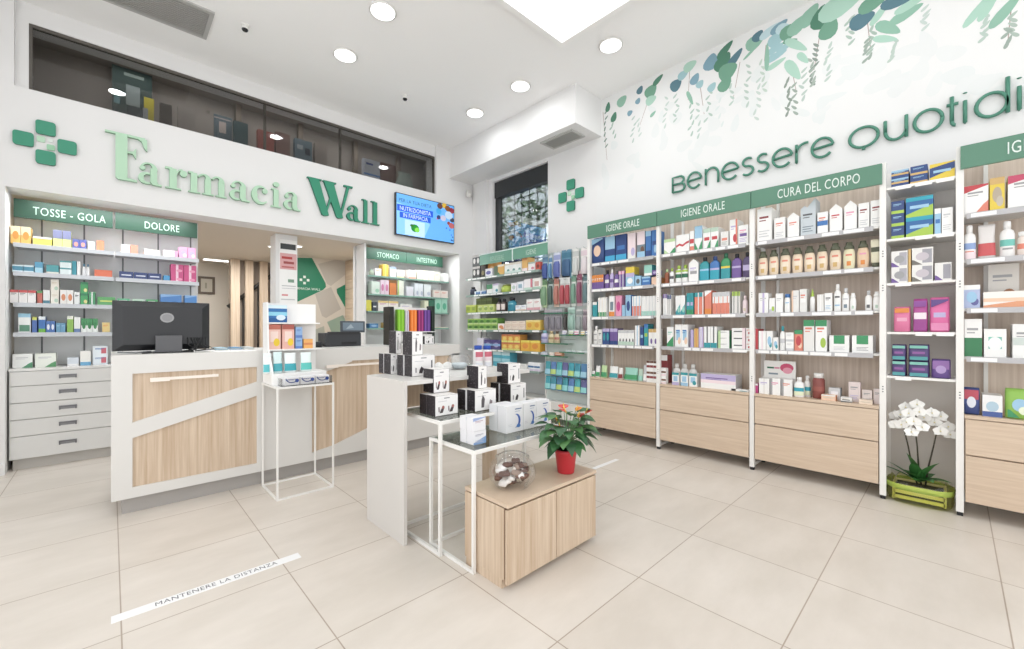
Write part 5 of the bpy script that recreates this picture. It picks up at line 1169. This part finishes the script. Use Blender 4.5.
MB().box(cx0+.002, cx1-.02, cy0+.03, cy1-.01, 0, .045, WOODV).build('plinth', e)
MB().box(cx0, (cx0+cx1)/2-.002, cy0-.010, cy0+.005, .03, .370, WOODV).build('door', e, bevel=.001); MB().box((cx0+cx1)/2+.002, cx1-.004, cy0-.010, cy0+.005, .03, .370, WOODV).build('door', e, bevel=.001)
# boxes on the island: black speckled sides, white printed fronts
def speck_mat():
    m, nt, b = nodes('black_speckled_card'); v = nt.nodes.new('ShaderNodeTexNoise'); v.inputs['Scale'].default_value = 140; v.inputs['Detail'].default_value = 2
    r = nt.nodes.new('ShaderNodeValToRGB'); r.color_ramp.elements[0].position = .62; r.color_ramp.elements[1].position = .70; r.color_ramp.elements[0].color = (*rgb('2b272b'), 1); r.color_ramp.elements[1].color = (*rgb('9a8f98'), 1)
    tc = nt.nodes.new('ShaderNodeTexCoord'); nt.links.new(tc.outputs['Object'], v.inputs[0]); nt.links.new(v.outputs[0], r.inputs[0]); nt.links.new(r.outputs[0], b.inputs['Base Color']); b.inputs['Roughness'].default_value = .45; return m
SPK = speck_mat()
def blackbox(x, y, z, w_, d, h, lb, style=0, group='black and white boxes on the island'):
    e = empty('appliance_box', (x+w_/2, y+d/2, z), lb, 'box', group)
    MB().box(x, x+w_, y, y+d, z, z+h, SPK).build('carton', e, bevel=.001)
    f_ = MB(); fr_ = (Vector((x, y, z)), Vector((1, 0, 0)), Vector((0, 0, 1)), Vector((0, -1, 0)))
    f_.box(x+.002, x+w_-.003, y-.0012, y, z+.002, z+h-.001, mat('efedec')).box(x+.004, x+w_-.004, y, y+d-.004, z+h, z+h+.0008, mat('e6e3e0'))
    W = lambda p: [(a*w_, b*h) for a, b in p]
    f_.flat(fr_, W(R4(.38, .84, .62, .88)), .0016, mat('77777c')); f_.flat(fr_, W(R4(.12, .70, .5, .72)), .0016, mat('b8b8bc'))
    if style == 0:
        for ox in (.16, .58):
            f_.flat(fr_, W([(ox+.02, .14), (ox+.16, .14), (ox+.24, .40), (ox+.16, .5), (ox+.1, .34)]), .0016, mat('4a3f42')); f_.flat(fr_, W([(ox-.02, .2), (ox+.04, .2), (ox+.02, .46), (ox-.03, .44)]), .0018, mat('8a7a7c'))
            f_.flat(fr_, W(circ(ox+.18, .42, .06, .08, 10)), .002, mat('a86a62'))
    elif style == 1:
        f_.flat(fr_, W([(.3, .15), (.42, .15), (.46, .55), (.36, .78), (.3, .5)]), .0016, mat('5a5558')); f_.flat(fr_, W([(.66, .2), (.8, .2), (.82, .42), (.7, .5)]), .0016, mat('8f8588'))
    else:
        f_.flat(fr_, W([(.3, .14), (.44, .14), (.5, .36), (.4, .46), (.32, .3)]), .0016, mat('3f3a3d')); f_.flat(fr_, W([(.82, .2), (.88, .2), (.88, .75), (.82, .72)]), .0016, mat('6a6a70')); f_.flat(fr_, W([(.14, .18), (.2, .18), (.2, .4), (.14, .42)]), .0016, mat('9a9498'))
    f_.build('printed_front', e)
def bb(u0, ul, u1, vb, vt, z, lb, style, yoff=0, dd=None):
    """u0..ul dark side, ul..u1 white front; vb = v of front bottom-left corner"""
    p = onz(ul, vb, z+.0); y = p.y+yoff; x = ony(ul, vb, y).x; x1 = ony(u1, vb, y).x; h = (vb-vt)/(vb-CY+1e-6)*(CAMH-z) if abs(vb-CY) > 12 else .1
    hh = ony(ul, vt, y).z-z
    d = dd or (onx(u0, 300, x).y-y)
    blackbox(x, y, z+.0005, x1-x, d, hh-.001, lb, style)
    return x, x1, y, y+d, hh
ZA = .707
x0_, x1_, y0_, y1_, h1 = bb(426.5, 435, 458, 417, 396.5, ZA, 'black and white box on glass, left stack, lower front', 0)
blackbox(x0_+.0, y1_+.003, ZA, x1_-x0_, .07, h1-.002, 'black and white box on glass, left stack, lower rear', 0)
bb(422.5, 433.5, 449.5, 393.5, 369.5, ZA+h1, 'black and white box on glass, top of left stack', 0, dd=.11)
x0_, x1_, y0_, y1_, h1 = bb(467, 474.7, 496, 412, 391, ZA, 'black and white box on glass, middle stack, lower front', 1)
blackbox(x0_-.012, y1_+.003, ZA, x1_-x0_, .08, h1-.002, 'black and white box on glass, middle stack, lower rear', 1)
bb(466.5, 478, 487, 389, 366.5, ZA+h1, 'black and white box on glass, top of middle stack', 1, dd=.11)
x0_, x1_, y0_, y1_, h1 = bb(500, 510.5, 526, 403.5, 384.5, ZA, 'black and white box on glass, right stack, lower front', 2)
blackbox(x0_-.012, y1_+.003, ZA, x1_-x0_, .08, h1-.002, 'black and white box on glass, right stack, lower rear', 2)
bb(498.5, 508, 520.5, 384, 364, ZA+h1, 'black and white box on glass, top of right stack', 2, dd=.11)
x0_, x1_, y0_, y1_, h1 = bb(404.5, 411.8, 435, 377, 355.5, GT, 'black and white box on island top, right stack, lower front', 2)
blackbox(x0_-.01, y1_+.003, GT, .13, .07, h1-.002, 'black and white box on island top, right stack, lower rear', 2)
bb(401.5, 411.8, 423, 354.5, 331.5, GT+h1, 'black and white box on top of right island stack', 1, yoff=y0_-onz(411.8, 354.5, GT+h1).y+.005, dd=.11)
x2_, x3_, y2_, y3_, h2 = bb(384, 390.5, 397.5, 374.5, 354, GT, 'black and white box on island top, left stack, lower front', 2)
blackbox(x2_-.005, y3_+.003, GT, .07, .06, h2-.002, 'black and white box on island top, left stack, lower rear', 2)
bb(385.4, 395.7, 401.4, 353, 331, GT+h2, 'black and white box on top of left island stack', 1, yoff=y2_-onz(395.7, 353, GT+h2).y+.005, dd=.09)
# white boxes on the low glass frame
ZB = .5975
def wb(u0, u1, vb, vt, y, z, lb, dd, p=None, cnt='white boxes on the low glass frame'):
    a, b = ony(u0, vb, y).x, ony(u1, vb, y).x; h = ony((u0+u1)/2, vt, y).z-z
    e = empty('supplement_box', ((a+b)/2, y+dd/2, z), lb, 'box', cnt); MB().box(a, b, y, y+dd, z, z+h, mat('e6e6e8', .45)).build('carton', e, bevel=.001)
    f_ = MB(); fr_ = (Vector((a, y, z)), Vector((1, 0, 0)), Vector((0, 0, 1)), Vector((0, -1, 0))); w_ = b-a; W = lambda q: [(s_*w_, t_*h) for s_, t_ in q]
    f_.flat(fr_, W(R4(.5, .84, .9, .88)), .001, mat('6a7a9a')); f_.flat(fr_, W(R4(.5, .76, .82, .78)), .001, mat('a8b0c0'))
    for q in zip(arcpts(.58, .42, .26, .26, -80, 80, 8)[:-1], arcpts(.58, .42, .26, .26, -80, 80, 8)[1:]): f_.flat(fr_, W([q[0], q[1], (q[1][0]-.12, q[1][1]), (q[0][0]-.12, q[0][1])]), .0012, mat('3f5fa8'))
    f_.flat(fr_, W(circ(.72, .22, .12, .07, 10)), .0014, mat('4a78b8')); f_.flat(fr_, W(R4(.1, .3, .3, .31)), .001, mat('b8b8c0')); f_.flat(fr_, W(R4(.1, .24, .34, .25)), .001, mat('b8b8c0'))
    f_.build('printed_front', e); return a, b, h
q = wb(506.3, 523, 434, 405.5, 1.755, ZB, 'white box with blue crescent, left of three on low glass', .075)
wb(523.5, 536, 429, 402.5, 1.755, ZB, 'white box with blue crescent, middle of three on low glass', .075); wb(536.5, 549, 427, 400, 1.755, ZB, 'white box with blue crescent, right of three on low glass', .075)
e = empty('supplement_box', (q[0]+.03, 1.87, ZB), 'white box behind left crescent box on low glass', 'box'); MB().box(q[0]-.0, q[1], 1.834, 1.905, ZB, ZB+q[2]-.001, mat('e2e2e5', .45)).build('carton', e, bevel=.001)
y = 1.70; a, b = ony(473.5, 440, y).x, ony(486, 440, y).x; h = (ony(480, 417, y).z-ZB)/2
for k in range(2):
    for r_ in range(2):
        put('box', b-a, .055, h*.97, 'e8e7ea', None, ('L:a8a8b4', 'D:7a9cc8', 'l:c8c8d0') if r_ == 0 else ('L:c0a8b0', 'U:9fb0d8'), ((a+b)/2-.003*r_, y+k*.058, ZB+r_*h), 0, ['lower', 'upper'][r_]+' small white carton with pale blue print, '+['front', 'rear'][k]+' of low glass', 'small cartons on the low glass frame')
# island top, right part: white tubs, turquoise carton, glass bowl
for k, (u, v0_) in enumerate([(478, 345.5), (487, 345.5)]):
    y = 2.47; x = ony(u, 366, y).x; h = ony(u, v0_, y).z-GT
    put('jar', .072, .07, h, 'f0eeee', '2a4fa8', ('J:c86a7a', 'M:e4d4d8', 'B:dfe0e6'), (x, y-.035, GT), 0, ['left', 'right'][k]+' white tub with blue lid and red print on the island top', 'white tubs with blue lids')
x, y = onz(459, 363.5, GT).x, onz(459, 363.5, GT).y; y = 2.45; x = ony(459, 362, y).x
e = empty('glass_bowl', (x, y, GT), 'round clear glass bowl on the island top left of the tubs', 'bowl')
MB().loft([(0, .03, .03), (.01, .055, .055), (.04, .082, .082), (.075, .085, .085), (.105, .065, .065)], glass_mat('bowl_glass', (.98, .985, .99), .04, 0, .35), (x, y, GT), seg=24, cap=False).build('bowl', e); MB().loft([(.004, .04, .04), (.03, .065, .065), (.045, .05, .05)], mat('cdd6da', .6), (x, y, GT), e=2).build('filling', e)
rb = random.Random(4)
for k, (u, l_) in enumerate([(438.5, 'crumpled white paper bag beside the glass bowl, left one'), (447.5, 'crumpled white paper bag beside the glass bowl, right one')]):
    y = 2.48; x = ony(u, 360, y).x; mb = MB().loft([(z, r*rb.uniform(.85, 1.15), r*.8) for z, r in [(0, .04), (.012, .05), (.03, .045), (.045, .03), (.055, .012)]], mat('e9e8e6', .7), (x, y, GT), e=1.6, seg=9); mb.sm = [False]*len(mb.sm); mb.build('paper_bag', label=l_, cat='bag', group='paper bags on the island')
# counter-top tier with coloured tubes (behind the island)
y = 3.95; a, b = ony(393, 330, y).x, ony(432, 330, y).x; zt_ = ony(410, 307, y).z; zs = ony(410, 331.5, y).z
e = empty('tiered_stand', ((a+b)/2, y+.06, 1.027), 'white stand with black sides holding coloured cartons on the counter', 'display stand')
MB().box(a, b, y+.10, y+.11, 1.027, zt_, WD).build('back_panel', e); MB().box(a, b+.05, y-.005, y+.10, zs-.008, zs, WD).build('tier', e); MB().box(a, b, y-.0, y+.10, 1.027, 1.04, WD).build('foot', e); MB().box(a, b, y+.0, y+.006, zs-.1, zs-.03, mat('d8d6d3')).build('front_lip', e)
MB().box(a-.05, a, y-.02, y+.11, 1.027, zt_-.005, mat('26241f', .4)).build('side_panel', e); MB().box(b, b+.035, y-.0, y+.11, 1.027, zt_+.02, mat('23302a', .4)).build('side_panel', e)
shelf('on tiered stand', 'Y', y+.01, zs+.001, '''397.5 404.5 309.5 box 7fc02f V:a4d85a n2; bright green carton
405.5 409 310.5 box d8d4dc V:9a8aa8; narrow lilac-grey carton
410.5 417 310 box ef7f2f V:f6a868 n2; orange carton
418 423.8 310 box 8a2a6a V:c85a9a n2; purple-red carton
424 430.5 310 box 5f3a86 V:9a6ac0 n2; violet carton''', .05)
y = 3.9; a, b = ony(424.6, 342, y).x, ony(434, 342, y).x; blackbox(a, y, 1.0275, b-a, .05, .085, 'small black box beside the white tiered stand on the counter', 2, None)
# ------------------------------------------------------------------ clear jar of wrapped sweets and the potted plant
CT = .3985
x, y = 1.465, 1.535
e = empty('sweets_jar', (x, y, CT), 'round clear jar of brown and white wrapped packets on the oak cabinet', 'jar')
MB().loft([(0, .06, .06), (.008, .08, .08), (.045, .112, .112), (.08, .12, .12), (.12, .108, .108), (.150, .08, .08)], glass_mat('jar_glass', (.99, .99, .995), .03, 0, .3), (x, y, CT), seg=28, cap=False).build('bowl', e)
MB().loft([(.148, .085, .085), (.156, .086, .086), (.172, .055, .055), (.176, .02, .02)], glass_mat('lid_glass', (.985, .99, .99), .03), (x, y, CT), seg=28, cap=False).build('lid', e)
rs = random.Random(8)
for i in range(36):
    zz_ = .024+(i/36)*.095; rmax = .078 if zz_ < .09 else .06; a = rs.uniform(0, 2*PI); r = rmax*math.sqrt(rs.random()); c = Vector((x+r*math.cos(a), y+r*math.sin(a), CT+zz_)); col = rs.choice(['efece8', 'e9e4de', '5a3a2c', '6f4a38', 'd8cfc6', '8f7a6c'])
    mb = MB(); R_ = Matrix.Rotation(rs.uniform(0, PI), 3, 'Z') @ Matrix.Rotation(rs.uniform(-.9, .9), 3, 'X'); w_, h_, d_ = rs.uniform(.022, .030), rs.uniform(.014, .019), rs.uniform(.007, .011)
    mb.loft([(-d_, w_*.8, h_*.8), (-d_*.4, w_, h_), (d_*.4, w_, h_), (d_, w_*.8, h_*.8)], mat(col, .4), e=4, seg=12)
    mb.v = [tuple(R_ @ Vector(v)+c) for v in mb.v]
    mb.build('wrapped_packet', label=('dark brown' if col in ('5a3a2c', '6f4a38') else 'white' if col in ('efece8', 'e9e4de') else 'beige')+' wrapped packet among the packets inside the clear round jar', cat='packet', group=('dark' if col in ('5a3a2c', '6f4a38') else 'white' if col in ('efece8', 'e9e4de') else 'beige')+' wrapped packets in the jar')
def leafmesh(mb, base, dirv, up, L, W, m, droop=.3, fold=.15, n=8, m2=None):
    d = Vector(dirv).normalized(); up = Vector(up); s_ = d.cross(up).normalized(); u = s_.cross(d).normalized(); vs = []; fs = []
    for i in range(n+1):
        k = i/n; wv = W/2*(math.sin(PI*min(1, k*1.0)**.72))*(1 if k < 1 else 0)+.0006; p = Vector(base)+d*L*k*(1-.15*k*droop)-Vector((0, 0, 1))*L*droop*k*k
        vs += [p-s_*wv+u*wv*fold, p, p+s_*wv+u*wv*fold]
    for i in range(n):
        for j in range(2): fs.append((i*3+j, i*3+j+1, (i+1)*3+j+1, (i+1)*3+j))
    mb.add(vs, fs, m, True)
px, py = 1.835, 1.492
e = empty('potted_plant', (px, py, CT), 'leafy green plant with red flowers in a red pot on the oak cabinet', 'potted plant')
MB().loft([(0, .045, .045), (.006, .047, .047), (.112, .060, .060), (.115, .064, .064), (.130, .064, .064), (.130, .058, .058), (.116, .057, .057)], mat('c0323a', .4), (px, py, CT), seg=28).build('pot', e)
MB().loft([(.118, .053, .053), (.124, .05, .05)], mat('3a2c22', .9), (px, py, CT), seg=20).build('soil', e)
LG = [mat('3d6b40', .4), mat('335c3a', .4), mat('55804c', .45)]
rp = random.Random(21); top = Vector((px, py, CT+.13))
for i in range(64):
    a = i*2.4+rp.uniform(-.3, .3); tier = i/64; elev = .28+tier*1.0; st = .06+tier*.12+rp.uniform(-.02, .025)
    tip = top+Vector((math.cos(a)*math.cos(elev)*st*1.1, math.sin(a)*math.cos(elev)*st*1.1, .03+st*math.sin(elev)*.9))
    bk_ = .68 if math.sin(a) > .25 and tier < .6 else 1.0; st *= bk_
    tip = top+(tip-top)*bk_
    lf = MB(); lf.tube([top+Vector((math.cos(a)*.01, math.sin(a)*.01, -.01)), (top+tip)/2+Vector((0, 0, .015)), tip], [.0022, .0018, .0015], LG[2], 5)
    L = rp.uniform(.080, .115)*bk_; leafmesh(lf, tip, (math.cos(a), math.sin(a), .35-.35*(1-tier)), (0, 0, 1), L, L*.72, LG[i % 3], droop=rp.uniform(.35, .8)*(1.0-tier*.4)); lf.build('leaf', e)
RF = mat('d8574f', .35); RF2 = mat('c94a44', .35)
for i, (dx, dy, dz, a) in enumerate([(.075, -.03, .22, -.3), (-.02, -.02, .26, 2.2), (.02, .03, .27, .9), (.04, -.05, .235, -1.2), (-.05, .02, .215, 2.8), (.10, -.06, .245, -.6), (.05, -.03, .262, -.5), (-.085, -.03, .19, 3.4)]):
    p = top+Vector((dx, dy, dz-.055)); fl = MB(); fl.tube([top, (top+p)/2+Vector((0, 0, .02)), p], .0018, LG[2], 5)
    leafmesh(fl, p, (math.cos(a), math.sin(a), .9), (0, 0, 1), .062, .06, mat('e08a3a', .4) if i in (4, 6) else (RF if i % 2 else RF2), droop=.35, fold=.1)
    f_ = fl.build('flower', e); MB().tube([p, p+Vector((math.cos(a)*.012, math.sin(a)*.012, .03))], [.004, .002], mat('e8c45a', .5), 6).build('spadix', f_)
# ------------------------------------------------------------------ orchid in a slatted crate wrapped in green film
ox, oy = 4.03, .165
e = empty('slatted_crate', (ox, oy, 0), 'small pale wooden crate wrapped in green film under the narrow column', 'crate')
CW = mat('d8cf8a', .6)
for zz_ in (.025, .062, .10): MB().box(ox-.085, ox-.075, oy-.125, oy+.125, zz_, zz_+.022, CW).build('slat', e)
for zz_ in (.025, .062, .10): MB().box(ox+.075, ox+.085, oy-.125, oy+.125, zz_, zz_+.022, CW).build('slat', e)
for sy_ in (-1, 1):
    MB().box(ox-.085, ox+.085, oy+sy_*.125-.006, oy+sy_*.125+.006, .02, .125, CW).build('end_board', e)
MB().box(ox-.07, ox+.07, oy-.115, oy+.115, .02, .11, mat('4a4a2a', .9)).build('soil', e)
film = glass_mat('green_film', (.93, .97, .62), .04, .3, .4); fm = MB(); rings = []
prof = [(0.003, .10, .145), (.02, .125, .162), (.06, .135, .168), (.10, .13, .166), (.125, .125, .17), (.15, .11, .16)]
fm.loft(prof, film, (ox-.005, oy, 0), e=2.6, seg=36, cap=False); rf = random.Random(5)
fm.v = [(v[0]+rf.uniform(-.006, .006), v[1]+rf.uniform(-.006, .006), v[2]+(rf.uniform(-.018, .018) if v[2] > .12 else 0)) for v in fm.v]
fm.build('film_wrap', e)
gb = mat('b4c84a', .5); rib = MB(); rib.loft([(.100, .138, .170), (.12, .142, .176), (.135, .134, .170)], mat('b4cc5a', .35, alpha=.6), (ox-.005, oy, 0), e=2.6, seg=36, cap=False); rib.build('film_fold', e)
e = empty('potted_orchid', (ox, oy, .11), 'white flowering orchid with three stems under the narrow column', 'orchid')
OG = mat('3a7038', .35)
for (dx, dy, L, W, el, dr) in [(-.25, .5, .25, .13, 1.6, .15), (-.3, -.6, .25, .12, 1.0, .2), (-.6, .3, .2, .09, 1.4, .2), (-.35, 1.1, .22, .06, .7, .1), (-.75, .6, .20, .075, .9, .35), (-.3, 1, .25, .05, .35, .15), (-.8, -.5, .19, .085, .45, .35), (-.2, -1, .20, .08, .35, .3), (.5, .8, .15, .07, .6, .3), (-1, .2, .14, .08, .9, .5), (.6, -.6, .16, .07, .5, .3)]:
    lf = MB(); leafmesh(lf, (ox-.03, oy, .145), (dx, dy, el+.3), (0, 0, 1), L, W, OG, droop=dr, fold=.25); lf.build('leaf', e)
WF = mat('f4f3ef', .5); ro = random.Random(12)
def flower(par, c, f, s_):
    f = Vector(f).normalized(); side = f.cross(Vector((0, 0, 1))).normalized(); up = side.cross(f); fb = MB()
    for k, (a, L, W) in enumerate([(90, 1, .85), (215, 1, .85), (325, 1, .85), (12, 1.05, 1.25), (168, 1.05, 1.25)]):
        q = math.radians(a); d = side*math.cos(q)+up*math.sin(q)+f*.15; leafmesh(fb, Vector(c)+f*(.002*k), d, f, s_*L, s_*W, WF, droop=0.02, fold=.12, n=6)
    o = fb.build('blossom', par); MB().loft([(-.004, .002, .002), (0, .005, .005), (.004, .002, .002)], mat('e6d9a0', .5), tuple(Vector(c)+f*.012), seg=8).build('lip', o)
stems = [((.0, .01), (-.03, .075, .56), (-.07, .10, .585)), ((.01, -.01), (-.02, .02, .585), (-.06, .01, .62)), ((0, -.03), (-.0, -.09, .60), (-.03, -.15, .56))]
for i, (b0, mid, tip) in enumerate(stems):
    sm = MB(); P0 = Vector((ox+b0[0], oy+b0[1], .12)); P1 = Vector((ox+mid[0], oy+mid[1], mid[2]-.06)); P2 = Vector((ox+tip[0], oy+tip[1], tip[2]))
    pts = [P0, P0.lerp(P1, .33)+Vector((0, .004, 0)), P0.lerp(P1, .66), P1, P1.lerp(P2, .6)+Vector((0, 0, .02)), P2]; sm.tube(pts, [.005, .005, .0045, .004, .003, .002], mat('3f3a2c', .5), 7); st_ = sm.build('stem', e)
for (dy, dz, dx) in [(.115, .53, -.09), (.09, .60, -.05), (.125, .585, -.02), (.06, .56, -.12), (.045, .62, -.10), (.02, .575, -.14), (.00, .635, -.08), (.035, .50, -.13), (-.015, .54, -.12), (.07, .65, -.04), (.01, .68, -.05), (-.03, .60, -.06), (-.06, .63, -.05), (-.075, .57, -.03), (-.11, .61, -.03), (-.135, .55, -.03), (-.10, .52, -.06), (-.15, .50, -.02), (.08, .545, -.13)]:
    flower(e, (ox+dx, oy+dy, dz), (-1, ro.uniform(-.5, .5), ro.uniform(-.2, .3)), .040)
# ------------------------------------------------------------------ floor tape
a, b = Vector((.005, 2.388, 0)), Vector((.715, 2.372, 0))
e = empty('floor_tape', (.36, 2.38, 0), 'white floor tape reading MANTENERE LA DISTANZA', 'floor sticker')
MB().box(-.0, .722, 2.355, 2.415, .0002, .0012, mat('f0f0f0', .4)).build('tape', e)
text_obj('printed_lettering', 'MANTENERE LA DISTANZA', .045, mat('6a6a70'), e, (.375, 2.372, .0016), 'Z', .0001, .80, 1.1)
# second white floor mark near the racks
mk = onz(600, 452, 0); MB().box(2.98, 3.35, 2.10, 2.14, .0002, .0012, mat('f2f2f2', .4)).build('floor_marking', label='short white tape strip on the floor behind the red potted plant', cat='floor sticker')
# ------------------------------------------------------------------ things seen through the mezzanine glass
ME = lambda u, v, y: ony(u, v, y)
def mbox(name, u0, v0, u1, v1, y, c, lb, cat, extra=(), d=.08, z0=3.10):
    a, b = ME(u0, v0, y), ME(u1, v0, y); zt_ = ME((u0+u1)/2, v0, y).z; e = MB().box(a.x, b.x, y, y+d, z0, zt_, mat(c, .6)); fr_ = FRY(0, 0, y)
    for (ua, va, ub, vb, cc) in extra:
        p, q = ME(ua, va, y), ME(ub, vb, y); e.flat(fr_, R4(p.x, q.z, q.x, p.z), .002, mat(cc, .6))
    return e.build(name, label=lb, cat=cat)
mbox('advertising_board', 112, 70, 152, 110, 5.98, '2c4340', 'dark green advertising board with a grey figure behind upper glass', 'sign', [(126, 84, 140, 108, '8f9a9a'), (124, 75, 144, 78, '9aa8a2'), (114, 92, 120, 104, '5f8a90')], .02)
mbox('oval_sign', 144, 98, 154, 108, 5.92, 'd8c832', 'small yellow sign behind upper glass beside dark advertising board', 'sign', [], .02)
mbox('storage_box', 128, 107, 142, 116, 5.80, '4f5a5e', 'dark grey storage box below the advertising board behind upper glass', 'box')
mbox('storage_box', 143, 108, 148, 118, 5.80, 'b8bcc0', 'narrow pale storage box right of dark grey one behind upper glass', 'box')
mbox('storage_box', 160, 104, 172, 120, 5.80, '5f5650', 'brown storage box left of the tall pale box behind upper glass', 'box')
mbox('storage_box', 178, 107, 195, 128, 5.85, 'a9a09a', 'tall pale storage box behind the upper glass, left pane', 'box')
mbox('letter_sign', 214, 116, 232, 135, 5.95, '5a6a74', 'blue-grey board with a pale letter T behind upper glass', 'sign', [(214, 117, 231, 121, 'c4b4ae'), (219, 121, 226, 134, 'c4b4ae')], .02)
mbox('storage_box', 234, 122, 248, 140, 5.85, '3f5a60', 'teal-grey storage box right of the letter board behind upper glass', 'box')
mbox('storage_box', 258, 131, 274, 148, 5.85, 'a85a52', 'red and brown storage box behind the middle upper pane', 'box', [(258, 131, 273, 135, '9a8468')])
mbox('storage_box', 276, 133, 290, 150, 5.85, '8a6a64', 'dusty rose storage box behind the middle upper pane', 'box')
mbox('storage_box', 295, 140, 312, 160, 5.85, '6a7f8c', 'blue-grey patterned storage box behind the middle upper pane', 'box', [(297, 144, 303, 150, 'b8c0c8'), (305, 148, 310, 156, '2f3a4a')])
mbox('storage_box', 315, 144, 327, 160, 5.85, '9a8f88', 'beige-grey storage box behind the middle upper pane', 'box')
mbox('storage_box', 364, 160, 380, 178, 5.80, 'c8ccd8', 'white storage box with blue foot behind the right upper pane', 'box', [(366, 162, 373, 166, '4a5a98'), (364, 172, 380, 178, '5f8fd0')])
mbox('storage_box', 381, 164, 396, 180, 5.85, '6a4a44', 'dark red-brown storage box behind the right upper pane', 'box')
bgp = ME(408, 185, 5.7); mb = MB().loft([(0, .13, .1), (.12, .17, .12), (.3, .15, .1), (.42, .1, .06), (.47, .12, .03)], mat('8f9e94', .5), (bgp.x, 5.80, 3.10), e=1.8, seg=14); mb.sm = [False]*len(mb.sm); mb.build('plastic_bag', label='crumpled greenish plastic bag behind the right upper pane', cat='bag')
for u in (238, 300, 355, 398):
    a = ME(u, 140, 6.1); MB().box(a.x-.03, a.x+.03, 6.06, 6.14, 3.1, ZC, mat('8a7d70', .6)).build('shelf_post', label={238: 'first brown storage rack post behind the upper glass from left', 300: 'second brown storage rack post behind the upper glass from left', 355: 'third brown storage rack post behind the upper glass from left', 398: 'fourth brown storage rack post behind the upper glass from left'}[u], cat='post', group='mezzanine rack posts')
